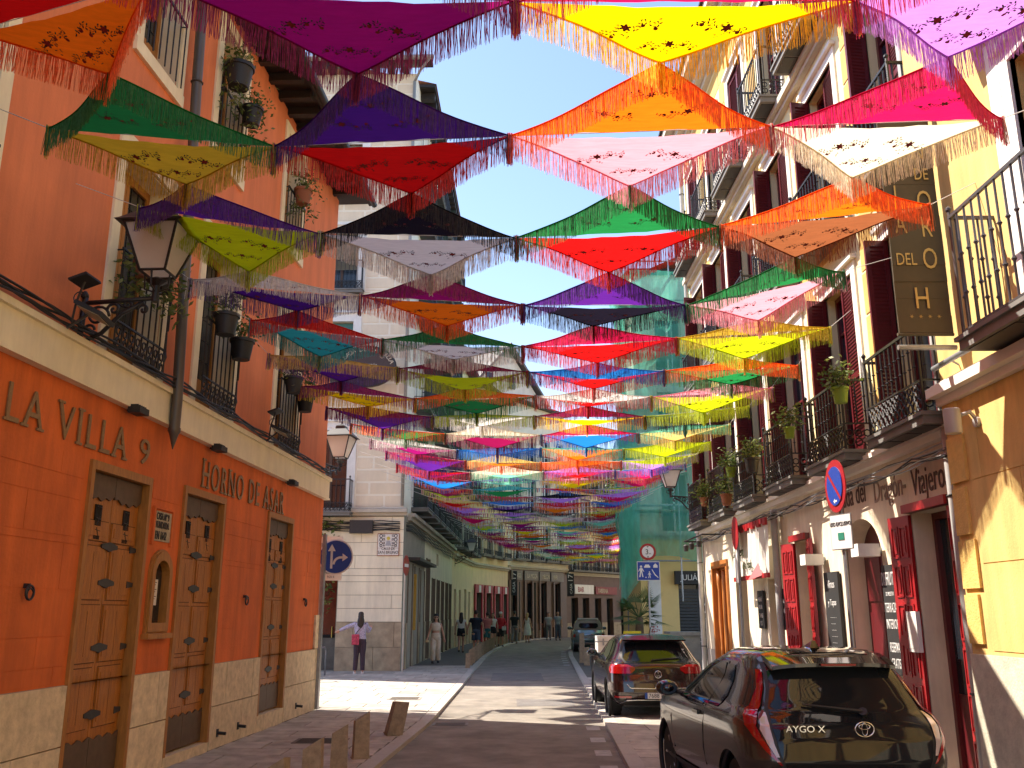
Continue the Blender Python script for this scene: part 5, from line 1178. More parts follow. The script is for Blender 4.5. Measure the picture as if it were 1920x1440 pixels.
    def front(s, x, z, off=.006):
        _, r, f, w_, n = lerp_levels(s.L, z); yc = (r+f)/2 if f-r < 2.4 else r+1.2; u = min(.985, abs(x)/w_)
        return (x, yc+(f-yc)*(1-u**n)**(1/n)+off, z+off*.3)
    def patch(s, name, mat, rows, kind='rear', sx=-1, off=.006, nx=14, nz=8, mir=False):
        # rows: (z, a, b) from bottom to top; a..b are x for rear/front patches, y for side patches
        b = MB(); vs = []; R_ = []
        for p, q in zip(rows, rows[1:]):
            for j in range(nz): u = j/nz; R_.append([p[i]+(q[i]-p[i])*u for i in range(3)])
        R_.append(rows[-1])
        for z, a, c in R_:
            for i in range(nx+1):
                v = a+(c-a)*i/nx
                vs.append(s.rear(v,z,off) if kind == 'rear' else s.front(v,z,off) if kind == 'front' else s.side(v,z,sx,off))
        m = len(R_); b.add(vs, [(j*(nx+1)+i, j*(nx+1)+i+1, (j+1)*(nx+1)+i+1, (j+1)*(nx+1)+i) for j in range(m-1) for i in range(nx)])
        if mir:
            b.add([(-x,y,z) for x,y,z in vs], [(j*(nx+1)+i, (j+1)*(nx+1)+i, (j+1)*(nx+1)+i+1, j*(nx+1)+i+1) for j in range(m-1) for i in range(nx)]) if mir == 'join' else None
            if mir is True: s.patch(name, mat, [(z,-a,-c) for z,a,c in rows] if kind != 'side' else rows, kind, -sx, off, nx, nz)
        return b.build(name, mat, s.t, 1)
    def top(s, x, y):
        z = s.L[-1][0]
        while z > .6:
            _, r, f, w_, n = lerp_levels(s.L, z); yc = (r+f)/2 if f-r < 2.4 else r+1.2
            if abs(x) < w_ and r < y < f:
                u = abs((y-yc)/((f-yc) if y > yc else (yc-r)))
                if u < 1 and w_*(1-u**n)**(1/n) >= abs(x): return z
            z -= .004
        return z
    def line(s, pts, r=.006, mat=None, name='panel_gap', kind='side', sx=-1, off=.002):
        P = [(s.side(a,z,sx,off) if kind == 'side' else s.rear(a,z,off)) for a, z in pts]
        return MB().tube(P, r, 5).build(name, mat or blackpl, s.t, 1)
    def mirror(s, y, z, mat, w_=.16):
        for sx in (-1,1):
            x0 = abs(s.side(y,z,1,0)[0]); b = MB(); 
            b.lathe((0,0,0),[(.01,-.09),(.085,-.07),(.115,-.02),(.12,.02),(.08,.08),(.01,.11)],16,'y'); o = b.build('wing_mirror', mat, s.t, 1, (sx*(x0+.15),y,z+.06)); o.scale = (1.0,1,.66)
            MB().tube([(sx*(x0-.04),y,z),(sx*(x0+.08),y+.01,z+.03)],.022,6).build('mirror_arm', blackpl, o.parent)
            q = MB(); q.lathe((0,-.075,0),[(.088,-.003),(.088,.0)],16,'y'); g = q.build('mirror_glass', carglass, o)
# --- small dark hatchback in the foreground
pt = M('dark_bronze_car_paint', (.045,.038,.034), .22, .04, 3, metal=.45, coat=.7); ptb = M('black_car_paint', (.006,.006,.006), .12, .02, 3, coat=1.)
TL = [(0.22, 0.3, 3.42, 0.74, 7), (0.34, 0.12, 3.6, 0.83, 7), (0.5, 0.03, 3.68, 0.865, 7), (0.66, 0, 3.7, 0.872, 7), (0.82, 0.03, 3.66, 0.872, 7), (0.93, 0.09, 3.5, 0.862, 7), (0.99, 0.15, 3.1, 0.845, 7), (1.03, 0.19, 2.62, 0.81, 6), (1.1, 0.23, 2.5, 0.775, 6), (1.22, 0.31, 2.25, 0.715, 6), (1.32, 0.37, 2.05, 0.672, 5), (1.4, 0.4, 1.88, 0.635, 3.4), (1.45, 0.43, 1.74, 0.6, 3.2), (1.485, 0.52, 1.6, 0.54, 3.0), (1.505, 0.72, 1.35, 0.42, 2.6), (1.512, 0.95, 1.15, 0.2, 2.2)]
T = Car('small_hatchback', 'small dark bronze hatchback with black rear glass, nearest car on the right', TL, pt, (2.76,7.72,-.02), R(4.2), (.62,3.0), .32, 1.0)
T.patch('rear_window', carglass, [(.46,-.42,.42),(.56,-.56,.56),(.72,-.625,.625),(.92,-.655,.655),(1.06,-.625,.625),(1.20,-.575,.575),(1.36,-.545,.545)], off=.014, nx=24)
T.patch('rear_window_trim', blackpl, [(.43,-.45,.45),(.54,-.60,.60),(.72,-.655,.655),(.92,-.685,.685),(1.06,-.65,.65),(1.20,-.60,.60),(1.40,-.565,.565)], off=.008, nx=24)
for sg_ in (-1,1):
    T.patch('tail_light', taill, [(.64,sg_*.615,sg_*.635),(.74,sg_*.69,sg_*.73),(.84,sg_*.745,sg_*.795),(.92,sg_*.765,sg_*.825),(.99,sg_*.735,sg_*.81),(1.06,sg_*.68,sg_*.74),(1.2,sg_*.62,sg_*.66),(1.34,sg_*.58,sg_*.615)], off=.022, nx=8)
    T.patch('clear_lamp', lampclear, [(.70,sg_*.635,sg_*.66),(.80,sg_*.665,sg_*.715),(.90,sg_*.672,sg_*.745),(.97,sg_*.668,sg_*.725),(1.02,sg_*.66,sg_*.67)], off=.018, nx=6)
# roof spoiler, brake light, fin
b = MB(); vs = []; N = 20
for i in range(N+1):
    u = -1+2*i/N; x = u*.54; e = abs(u)**4; yb = .265+.07*e; zt = T.top(x*.9,.62)
    vs += [(x,yb,1.405-.03*e),(x,yb,1.375-.03*e),(x,.47,1.36-.02*e),(x,.62,zt+.006),(x,.42,min(zt,1.455)-.012-.02*e)]
b.add(vs, [(i*5+j,i*5+(j+1)%5,(i+1)*5+(j+1)%5,(i+1)*5+j) for i in range(N) for j in range(5)]+[(0,1,2,3,4),tuple(N*5+j for j in (4,3,2,1,0))]); b.build('roof_spoiler', ptb, T.t, 50)
MB().box(-.15,.15,.238,.25,1.382,1.400).build('brake_light', M('brake_light_red',(.25,.01,.01),.2), T.t)
b = MB(); b.add([(-.05,.72,1.50),(.05,.72,1.50),(.035,.95,1.505),(-.035,.95,1.505),(-.012,.74,1.575),(.012,.74,1.575)],[(0,1,5,4),(1,2,5),(2,3,4,5),(3,0,4)]); b.build('antenna_fin', ptb, T.t)
# roof skin (black)
b = MB(); vs = []; 
for j in range(11):
    y = .50+1.15*j/10
    for i in range(13):
        u = -1+2*i/12; x = u*(.46+.06*min(1,j/5)); vs.append((x,y,T.top(x,y)+.008))
b.add(vs, [(j*13+i,j*13+i+1,(j+1)*13+i+1,(j+1)*13+i) for j in range(10) for i in range(12)]); b.build('roof', ptb, T.t, 1)
# wiper and badges
b = MB(); p0 = T.rear(.12,1.02,.05); p1 = T.rear(-.36,1.075,.04); b.tube([p0,p1],.016,6,.008); b.tube([T.rear(.14,1.01,.02),T.rear(.12,1.02,.06)],.035,8); b.build('wiper', blackpl, T.t, 40)
bx, bz = .08, .905; yv = T.rear(bx,bz)[1]-.040
b = MB(); b.torus((bx,yv,bz),.078,.007,'y',26,6,1,.72); b.torus((bx,yv,bz),.056,.006,'y',22,6,.42,.86); b.torus((bx,yv,bz+.020),.040,.006,'y',22,6,1.15,.5); b.build('oval_badge', chrome, T.t, 1)
flat_text('AYGO X', .052, chrome, T.t, (-.40,T.rear(-.4,.905)[1]-.02,.885), R(-4), 1.15, .004, 'model_lettering')
for sx in (-1,1):
    T.patch('side_window', carglass, [(.985,1.42,2.30),(1.06,1.28,2.22),(1.16,1.20,2.12),(1.28,1.16,1.98),(1.37,1.22,1.82)], 'side', sx, .008, 12)
    T.patch('rear_side_window', carglass, [(1.0,.98,1.38),(1.1,.86,1.24),(1.25,.86,1.13),(1.36,.95,1.16)], 'side', sx, .008, 8)
    T.line([(1.36,.45),(1.40,.6),(1.38,.8),(1.33,.98),(1.24,1.1),(1.14,1.25),(1.15,1.38)], .005, sx=sx); T.line([(2.55,.45),(2.62,.75),(2.48,1.0)], .005, sx=sx); T.line([(.62,.98),(1.2,.97),(2.0,.965),(2.9,.95)], .004, pt, 'belt_crease', sx=sx)
    T.patch('sill_trim', blackpl, [(.22,.6,3.0),(.36,.55,3.05)], 'side', sx, .014, 14)
    MB().box(-.015,.015,-.09,.09,-.018,.018).build('door_handle', ptb, T.t, loc=(T.side(1.25,.90,sx,.02)[0],1.55,.90))
    T.patch('head_light', lampclear, [(.68,sx*.45,sx*.70),(.80,sx*.5,sx*.74)], 'front', off=.01, nx=6)
T.patch('windscreen', carglass, [(1.04,-.70,.70),(1.2,-.62,.62),(1.4,-.52,.52)], 'front', off=.01, nx=14)
T.patch('rear_bumper', blackpl, [(.20,-.6,.6),(.36,-.74,.74)], off=.02, nx=16)
T.mirror(2.28, 1.0, ptb)
plw = M('plate_white', (.70,.70,.68), .35, .03); plb = M('plate_blue', (.02,.08,.35), .4)
def plate(car, z, s_, x0=0, w_=.26, h=.055, off=.03):
    y = car.rear(x0,z)[1]-off; MB().box(x0-w_,x0+w_,y-.004,y+.004,z-h,z+h).build('number_plate', plw, car.t)
    MB().box(x0-w_,x0-w_+.05,y-.0055,y-.004,z-h,z+h).build('plate_band', plb, car.t); flat_text(s_, h*1.35, blackpl, car.t, (x0+.02,y-.006,z-h*.68), 0, .95, .001, 'plate_number')
plate(T, .40, '6521 LTX')
# --- dark red-black hatchback (second)
gp_ = M('deep_red_black_paint', (.022,.008,.009), .2, .04, 3, metal=.35, coat=1.)
GL = [(0.2, 0.35, 3.9, 0.78, 7), (0.32, 0.1, 4.15, 0.86, 7), (0.48, 0.0, 4.24, 0.895, 7), (0.66, 0.02, 4.25, 0.9, 7), (0.8, 0.06, 4.2, 0.895, 7), (0.92, 0.1, 4.1, 0.885, 7), (0.98, 0.14, 3.6, 0.87, 7), (1.02, 0.18, 3.15, 0.84, 6), (1.1, 0.26, 2.95, 0.79, 6), (1.22, 0.38, 2.65, 0.73, 6), (1.34, 0.5, 2.35, 0.675, 5), (1.42, 0.58, 2.1, 0.63, 3.5), (1.46, 0.68, 1.95, 0.57, 3.2), (1.485, 0.9, 1.6, 0.42, 2.6), (1.492, 1.1, 1.4, 0.2, 2.2)]
G = Car('dark_hatchback', 'dark maroon hatchback with white number plate, parked second on the right', GL, gp_, (2.58,16.75,-.02), R(.6), (.72,3.35), .325, .955)
G.patch('rear_window', carglass, [(1.0,-.56,.56),(1.08,-.62,.62),(1.2,-.60,.60),(1.33,-.54,.54)], off=.012, nx=20)
G.patch('rear_window_trim', blackpl, [(.985,-.60,.60),(1.08,-.66,.66),(1.2,-.64,.64),(1.38,-.575,.575)], off=.006, nx=20)
b = MB(); b.add([(-.60,.34,1.40),(.60,.34,1.40),(.60,.36,1.375),(-.60,.36,1.375),(-.58,.66,1.465),(.58,.66,1.465)],[(0,1,2,3),(0,4,5,1),(3,2,5,4),(0,3,4),(1,5,2)]); b.build('roof_spoiler', gp_, G.t)
for sg_ in (-1,1):
    G.patch('tail_light', taill, [(.80,sg_*.50,sg_*.86),(.86,sg_*.42,sg_*.87),(.91,sg_*.42,sg_*.86),(.96,sg_*.55,sg_*.83)], off=.016, nx=12)
    G.patch('bumper_reflector', taill, [(.37,sg_*.5,sg_*.80),(.405,sg_*.5,sg_*.80)], off=.012, nx=6)
    b = MB(); b.tube([G.rear(sg_*.80,.24,.03),G.rear(sg_*.68,.26,.04),G.rear(sg_*.58,.32,.04),G.rear(sg_*.40,.33,.04),G.rear(0,.33,.04)],.010,5); b.build('diffuser_trim', chrome, G.t)
    G.patch('side_window', carglass, [(1.0,1.9,2.85),(1.1,1.88,2.72),(1.24,1.86,2.42),(1.36,1.84,2.1)], 'side', sg_, .008, 12); G.patch('rear_side_window', carglass, [(1.0,1.0,1.84),(1.1,.98,1.82),(1.25,1.08,1.8),(1.36,1.2,1.78)], 'side', sg_, .008, 12)
    G.line([(1.87,.4),(1.87,1.0)], sx=sg_); G.line([(2.9,.4),(2.95,.9)], sx=sg_); G.patch('door_handle', blackpl, [(.84,1.3,1.5),(.87,1.3,1.5)], 'side', sg_, .02, 4)
b = MB(); b.tube([G.rear(x,z,.02) for x,z in ((-.58,.62),(-.53,.56),(-.5,.545),(0,.535),(.5,.545),(.53,.56),(.58,.62))],.010,6); b.build('chrome_strip', chrome, G.t, 1)
G.patch('lower_bumper', blackpl, [(.2,-.7,.7),(.335,-.83,.83)], off=.012, nx=16)
y = G.rear(.0,.79)[1]-.02; b = MB(); b.torus((0,y,.79),.062,.008,'y',24,6); b.build('round_badge', chrome, G.t, 1)
for s_,z in (('V',.798),('W',.742)): flat_text(s_, .046, chrome, G.t, (0,y-.004,z), 0, 1.1, .003, 'badge_letter')
flat_text('GOLF', .035, chrome, G.t, (-.42,G.rear(-.4,.70)[1]-.02,.69), 0, 1.1, .002, 'model_lettering')
plate(G, .42, '7688 KBD', 0, .26, .056, .02); G.mirror(2.65, 1.02, ptb)
b = MB(); b.tube([G.rear(-.1,1.03,.03),G.rear(.42,1.07,.03)],.012,5); b.build('wiper', blackpl, G.t); MB().tube([(0,.95,1.48),(0,.72,1.62)],.008,5).build('antenna', blackpl, G.t)
G.patch('windscreen', carglass, [(1.03,-.72,.72),(1.25,-.62,.62),(1.42,-.5,.5)], 'front', off=.01, nx=14)
# --- small teal cabriolet (third)
fp = M('teal_grey_paint', (.16,.25,.26), .25, .05, 3, metal=.4, coat=1.); fc = M('beige_soft_top', (.36,.32,.25), .85, .1, 6)
FL_ = [(.2,.25,3.2,.66,4),(.35,.05,3.4,.76,4),(.55,.0,3.5,.80,3.8),(.75,.05,3.45,.805,3.6),(.88,.16,3.2,.79,3.4),(.95,.28,2.7,.76,3.3),(1.0,.36,2.45,.73,3.2),(1.12,.42,2.3,.69,3.2),(1.28,.52,2.05,.63,3.1),(1.40,.62,1.85,.57,3),(1.46,.78,1.6,.46,2.7),(1.485,1.0,1.3,.2,2.3)]
Q = Car('small_cabriolet', 'small teal grey car with beige soft top, parked farthest', FL_, fp, (3.62,44.2,-.02), R(-2), (.6,2.85), .29, 1.02)
Q.patch('soft_top', fc, [(.99,-.66,.66),(1.12,-.64,.64),(1.28,-.60,.60),(1.42,-.52,.52)], off=.02, nx=16); Q.patch('rear_window', carglass, [(1.05,-.34,.34),(1.12,-.44,.44),(1.22,-.44,.44),(1.28,-.38,.38)], off=.035, nx=12)
b = MB(); b.add([(-.5,.66,1.45),(.5,.66,1.45),(.48,1.2,1.52),(-.48,1.2,1.52),(.42,1.8,1.46),(-.42,1.8,1.46)],[(0,1,2,3),(3,2,4,5)]); b.build('roof_cloth', fc, Q.t)
for sg_ in (-1,1): Q.patch('tail_light', taill, [(.66,sg_*.62,sg_*.72),(.80,sg_*.60,sg_*.70)], off=.02, nx=6); Q.patch('side_window', carglass, [(1.0,1.0,2.2),(1.15,.95,2.1),(1.3,1.05,1.9)], 'side', sg_, .01, 10)
Q.patch('bumper', M('grey_bumper',(.2,.2,.2),.4), [(.30,-.70,.70),(.42,-.74,.74)], off=.03, nx=14); b = MB(); b.tube([Q.rear(x,.78,.02) for x in (-.3,-.1,.1,.3)],.018,6); b.build('chrome_handle', chrome, Q.t); plate(Q, .68, '4471 HBC', 0, .25, .055, .02); Q.mirror(2.15, .98, fp)
# --- scooters
def scooter(label, loc, rz, boxm, bodym):
    t = thing('scooter', label, 'scooter', loc, rz, 'scooters parked behind the dark hatchback')
    for y in (0,1.25):
        q = MB(); q.torus((0,y,.24),.19,.05,'x',20,8); w_ = q.build('wheel', tyre, t, 1); MB().lathe((0,y,.24),[(.14,-.03),(.14,.03)],14,'x').build('rim', rim, w_)
    b = MB(); b.lathe((0,.1,.42),[(.02,-.02),(.17,.0),(.19,.15),(.16,.28),(.03,.33)],14); b.box(-.14,.14,.25,.85,.28,.36); b.tube([(0,1.22,.3),(0,1.08,.95)],.05,8); b.prism([(.86,.32),(1.02,.34),(1.12,.95),(1.02,.98)],'x',-.19,.19); b.build('body', bodym, t, 40)
    b = MB(); b.box(-.13,.13,-.2,.5,.74,.82); b.build('seat', blackpl, t); b = MB(); b.tube([(-.33,1.0,1.03),(0,1.07,1.0),(.33,1.0,1.03)],.018,6); b.build('handlebar', darkm, t)
    b = MB(); b.box(-.25,.25,-.52,-.08,.86,1.24); o = b.build('top_box', boxm, t); MB().box(-.26,.26,-.53,-.07,1.10,1.12).build('box_seam', galv, o)
    for sx in (-.12,.12): MB().box(sx-.02,sx+.02,-.54,-.53,1.02,1.18).build('box_latch', galv, o)
    return t
scooter('scooter with a white aluminium top box beside the dark hatchback', (2.3,23.4,0), R(4), M('white_box',(.68,.64,.60),.4,.03), blackpl)
scooter('delivery scooter with a yellow top box behind the white one', (3.6,28.0,.02), R(-10), M('yellow_box',(.60,.52,.02),.5,.03), darkm)
# ================================================================ BOLLARDS
bol = M('bollard_granite', (.30,.23,.15), .8, .25, 14, .5, 60, rnd=.1)
def bollard_mesh(h, sl, w_=.1, d=.09, seed=0):
    b = MB(); rn = random.Random(seed); j = lambda: rn.uniform(-.006,.006)
    b.add([(-w_,-d,-.05),(w_,-d,-.05),(w_,d,-.05),(-w_,d,-.05),(-w_+.01,-d,h-sl+j()),(w_-.01,-d+.01,h+j()),(w_-.01,d,h-.02+j()),(-w_+.01,d-.01,h-sl-.01+j())],[(0,3,2,1),(4,5,6,7),(0,1,5,4),(1,2,6,5),(2,3,7,6),(3,0,4,7)])
    b.add([(-w_-.015,-d-.015,.0),(w_+.015,-d-.015,.0),(w_+.015,d+.015,.0),(-w_-.015,d+.015,.0),(-w_-.015,-d-.015,.012),(w_+.015,-d-.015,.012),(w_+.015,d+.015,.012),(-w_-.015,d+.015,.012)],[(4,5,6,7),(0,1,5,4),(1,2,6,5),(2,3,7,6),(3,0,4,7)])
    return b.mesh('bollard', bol)
bm = [bollard_mesh(.56,.10,seed=1), bollard_mesh(.56,.02,seed=2)]
for i,(x,y,lab) in enumerate([(-2.08,8.6,'nearest stone bollard cut by the bottom edge'),(-2.02,9.85,'second near stone bollard with slanted top'),(-1.97,11.05,'third near stone bollard, just its upper part in view'),(-1.93,12.35,'tall sunless stone bollard before the tilted one')]):
    tag(link('stone_bollard', bm[0], None, (x,y,0), (0,0,R(8*i-6))), lab, 'bollard', 'stone bollards along the left kerb')
o = tag(link('stone_bollard', bollard_mesh(.50,.03,.115,.12,5), None, (-1.80,14.6,0), (R(-4),R(14),R(20))), 'chipped stone bollard knocked to a tilt near the sunlit kerb', 'bollard', 'stone bollards along the left kerb')
y = 31.6; i = 0
while y < 68:
    x = interp(KL,y)-.28
    tag(link('stone_bollard', bm[1], None, (x,y,0), (0,0,R(i*3)), (.75,.7,.98 if i else .85)), f"grey stone bollard, {ordinal(i+1)} of the far row along the bending left kerb", 'bollard', 'stone bollards of the far left row'); y += 1.55; i += 1
for i,(x,y,h) in enumerate([(2.58,34.8,1.9),(2.62,33.2,1.1)]): tag(link('stone_bollard', bm[1], None, (x,y,0), None, (1,1,h)), ['tall dark post bollard beside the far teal car','stone bollard in front of the far teal car'][i], 'bollard', 'bollards on the right kerb')
# ================================================================ SIGNS
sb = M('sign_blue', (.008,.045,.30), .4, .03); sw = M('sign_white', (.72,.70,.68), .45, .03); sr = M('sign_red', (.33,.010,.015), .4, .04)
def disc(t, name, mat, r, y, x=0, z=0, n=32, th=.006): return MB().lathe((x,y,z),[(r,-th),(r,th)],n,'y').build(name, mat, t, 40)
def post(t, h, r=.03, mat=None, x=0): return MB().tube([(x,0,0),(x,0,h)],r,10).build('post', mat or galv, t, 40)
t = thing('direction_sign', 'round blue sign with straight ahead and right turn arrows at the tavern corner', 'traffic sign', (-3.51,18.35,0), 0)
p_ = MB().tube([(-.30,.12,0),(-.30,.12,3.15)],.035,10).build('post', galv, t, 40); MB().box(-.30,.0,.02,.05,2.82,2.90).build('sign_arm', galv, t)
disc(t,'sign_face',sw,.345,-.0,0,2.87); disc(t,'blue_disc',sb,.318,-.012,0,2.87)
b = MB(); y0,y1 = -.026,-.019; b.box(-.10,-.055,y0,y1,2.64,2.98); b.add([(-.155,y0,2.98),(0.0,y0,2.98),(-.078,y0,3.12)],[(0,1,2)])
pl = [(-.055+.001*k,0) for k in range(1)]; arc = [(-.055+.16*(1-math.cos(a)), 2.72+.16*math.sin(a)) for a in [R(90)*i/6 for i in range(7)]]; a2 = [(-.055+.16-.115*math.cos(a)+.0, 2.72+.115*math.sin(a)) for a in [R(90)*i/6 for i in range(7)]]
for i in range(6): b.add([(arc[i][0],y0,arc[i][1]),(arc[i+1][0],y0,arc[i+1][1]),(a2[i+1][0],y0,a2[i+1][1]),(a2[i][0],y0,a2[i][1])],[(0,1,2,3)])
b.add([(.105,y0,2.835),(.15,y0,2.835),(.15,y0,2.88),(.105,y0,2.88)],[(0,1,2,3)]); b.add([(.14,y0,2.78),(.25,y0,2.857),(.14,y0,2.935)],[(0,1,2)]); b.build('arrows', sw, t)
t = thing('parking_panel', 'white and blue information panel on a post behind the round arrow sign', 'traffic sign', (-3.86,18.75,0), 0); post(t, 2.5)
MB().box(-.06,.42,-.05,-.03,2.42,3.30).build('panel', sw, t); MB().box(-.05,.41,-.056,-.051,2.66,2.80).build('blue_band', sb, t); flat_text('ZONA', .09, sb, t, (.2,-.054,3.0), 0, .8); flat_text('HORARIO', .05, blackpl, t, (.2,-.054,2.55), 0, .8); flat_text('9-21 h', .05, blackpl, t, (.2,-.054,2.47), 0, .8); flat_text('RES', .07, sw, t, (.25,-.058,2.69), 0, .8)
t = thing('no_entry_sign', 'red no entry sign seen almost edge on at the beige house corner', 'traffic sign', (-3.42,29.55,0), R(80)); post(t, 3.5, .03, M('post_cream',(.5,.46,.38),.6)); disc(t,'red_disc',sr,.32,-.04,0,3.25); MB().box(-.22,.22,-.052,-.047,3.20,3.30).build('white_bar', sw, t)
t = thing('height_limit_sign', 'red ringed 3 m height limit sign above a blue residential zone sign', 'traffic sign', (4.45,30.2,0), 0); post(t, 3.95, .03)
disc(t,'red_ring',sr,.27,-.04,0,3.72); disc(t,'white_disc',sw,.195,-.052,0,3.72); flat_text('3', .17, blackpl, t, (-.03,-.062,3.64), 0, 1.0); flat_text('m', .06, blackpl, t, (.07,-.062,3.64), 0, 1.0)
b = MB(); b.add([(-.04,-.06,3.90),(.04,-.06,3.90),(0,-.06,3.855)],[(0,1,2)]); b.add([(-.04,-.06,3.54),(.04,-.06,3.54),(0,-.06,3.585)],[(0,1,2)]); b.build('height_arrows', blackpl, t)
MB().box(-.37,.37,-.045,-.03,2.80,3.41).build('sign_edge', sw, t); MB().box(-.35,.35,-.052,-.046,2.82,3.39).build('blue_panel', sb, t)
b = MB(); y0 = -.054
def pg(*p): b.add([(x,y0,z) for x,z in p],[tuple(range(len(p)))])
def person_icon(cx, z, k): pg(*[(cx+.028*k*math.cos(a),z+.19*k+.028*k*math.sin(a)) for a in [6.283*i/8 for i in range(8)]]); pg((cx-.03*k,z+.155*k),(cx+.03*k,z+.155*k),(cx+.025*k,z+.07*k),(cx-.025*k,z+.07*k)); pg((cx-.025*k,z+.07*k),(cx,z+.07*k),(cx-.02*k,z-.05*k),(cx-.05*k,z-.05*k)); pg((cx,z+.07*k),(cx+.025*k,z+.07*k),(cx+.05*k,z-.05*k),(cx+.025*k,z-.05*k)); pg((cx-.03*k,z+.15*k),(cx-.07*k,z+.08*k),(cx-.06*k,z+.07*k),(cx-.02*k,z+.12*k)); pg((cx+.03*k,z+.15*k),(cx+.07*k,z+.08*k),(cx+.06*k,z+.07*k),(cx+.02*k,z+.12*k))
person_icon(-.24,2.98,1.4); person_icon(.03,2.92,.8); pg((-.12,3.26),(-.10,3.31),(.02,3.31),(.04,3.26),(.06,3.26),(.06,3.21),(-.14,3.21),(-.14,3.26)); pg((.16,3.21),(.30,3.21),(.30,3.28),(.23,3.35),(.16,3.28)); pg((.10,3.15),(.12,3.16),(.22,3.0),(.32,2.9),(.31,2.88),(.2,2.97)); pg(*[(-.09+.02*math.cos(a),2.90+.02*math.sin(a)) for a in [6.283*i/8 for i in range(8)]]); b.build('pictograms', sw, t)
t = thing('no_parking_sign', 'round blue and red no parking sign turned sideways on the right pavement', 'traffic sign', (3.80,10.5,0), R(-88)); post(t, 3.5, .03)
disc(t,'red_ring',sr,.305,-.045,0,3.22); disc(t,'blue_disc',sb,.225,-.056,0,3.22)
b = MB(); b.add([(-.18,-.064,3.37),(-.15,-.064,3.40),(.18,-.064,3.07),(.15,-.064,3.04)],[(0,1,2,3)]); b.build('red_slash', sr, t)
b = MB(); b.add([(-.05,-.064,3.045),(-.005,-.064,3.075),(-.005,-.064,3.055),(.05,-.064,3.055),(.05,-.064,3.035),(-.005,-.064,3.035),(-.005,-.064,3.015)],[(0,1,2,3,4,5,6)]); b.build('small_arrow', sw, t)
t2 = thing('exclusive_use_sign', 'small white USO EXCLUSIVO plate under the no parking sign', 'traffic sign', (3.80,10.46,2.50), R(-70)); MB().box(-.17,.17,-.05,-.04,0,.38).build('plate', sw, t2); MB().box(-.18,.18,-.046,-.036,-.01,.39).build('plate_edge', galv, t2); flat_text('USO EXCLUSIVO', .045, blackpl, t2, (0,-.054,.26), 0, .75); MB().box(-.05,.05,-.056,-.051,.10,.18).build('green_square', M('sign_green',(.02,.2,.13),.5), t2)
t = thing('no_entry_sign', 'red round sign seen edge on beside the white banner of the inn', 'traffic sign', (4.40,17.9,0), R(-93)); post(t, 3.2, .03); disc(t,'red_disc',sr,.32,-.04,0,3.3); MB().box(-.12,.12,-.05,-.04,2.35,2.9).build('white_plate', sw, t)
for i,(x,y) in enumerate(((-5.05,23.6),(-5.3,25.6))):
    t = thing('bicycle_stand', ['nearer','farther'][i]+' grey tubular bicycle stand left of the woman pointing', 'bicycle stand', (x-.25,y+2,0), R(80), 'bicycle stands in the side street'); MB().tube([(-.3,0,0),(-.3,0,.68),(-.26,0,.76),(-.18,0,.8),(.18,0,.8),(.26,0,.76),(.3,0,.68),(.3,0,0)],.025,8).build('tube', galv, t, 1)
streetlamp('dark lantern on the far pale house', E2.W(18.6,.05,4.6), R(0), .9, .95); streetlamp('dark lantern at the far end of the inn', (4.75,23.7,4.6), R(180), .6, .9)
# iron floodlight arms on the far end of the inn
t = thing('spotlight_rail', 'black rail with small spotlights over the carved orange door', 'spotlight rail', (4.78,21.6,3.5), 0); MB().tube([(0,-1,0),(-.5,-1,0),(-.5,1.2,0),(0,1.2,0)],.02,6).build('rail', iron, t)
for y in (-.6,.3,1.0): MB().lathe((-.5,y,-.2),[(.05,-.05),(.07,.08),(.02,.12)],10).build('lamp_head', darkm, t, 40)
# ================================================================ PEOPLE
skin = M('skin', (.50,.27,.18), .55, .06, 8); hair_d = M('dark_brown_hair', (.022,.012,.008), .5, .3, 40, grain=(6,6,.8)); hair_b = M('blond_hair', (.42,.27,.12), .5, .2, 30, grain=(6,6,.8)); shoe_w = M('white_shoe', (.65,.63,.6), .6, .05)
def fab(n, c, **k): return M('fabric_'+n, c, .85, k.pop('var',.14), k.pop('scale',9), .25, 40, **k)
def remesh(b, name, mat, parent, vox, sm=2):
    me = b.mesh(name, mat, 1); o = link(name, me); md = o.modifiers.new('r','REMESH'); md.mode = 'VOXEL'; md.voxel_size = vox; md.use_smooth_shade = True
    s_ = o.modifiers.new('s','SMOOTH'); s_.iterations = sm; s_.factor = .5
    dg = bpy.context.evaluated_depsgraph_get(); nm = bpy.data.meshes.new_from_object(o.evaluated_get(dg)); o.modifiers.clear(); o.data = nm; nm.materials.clear(); nm.materials.append(mat); o.parent = parent; return o
def stack(b, rows, n=16):
    vs = []; 
    for z, cx, cy, rx, ry in rows: vs += [(cx+rx*math.cos(6.2832*i/n), cy+ry*math.sin(6.2832*i/n), z) for i in range(n)]
    k = len(rows); b.add(vs, [(j*n+i,j*n+(i+1)%n,(j+1)*n+(i+1)%n,(j+1)*n+i) for j in range(k-1) for i in range(n)]+[tuple(range(n))[::-1], tuple((k-1)*n+i for i in range(n))])
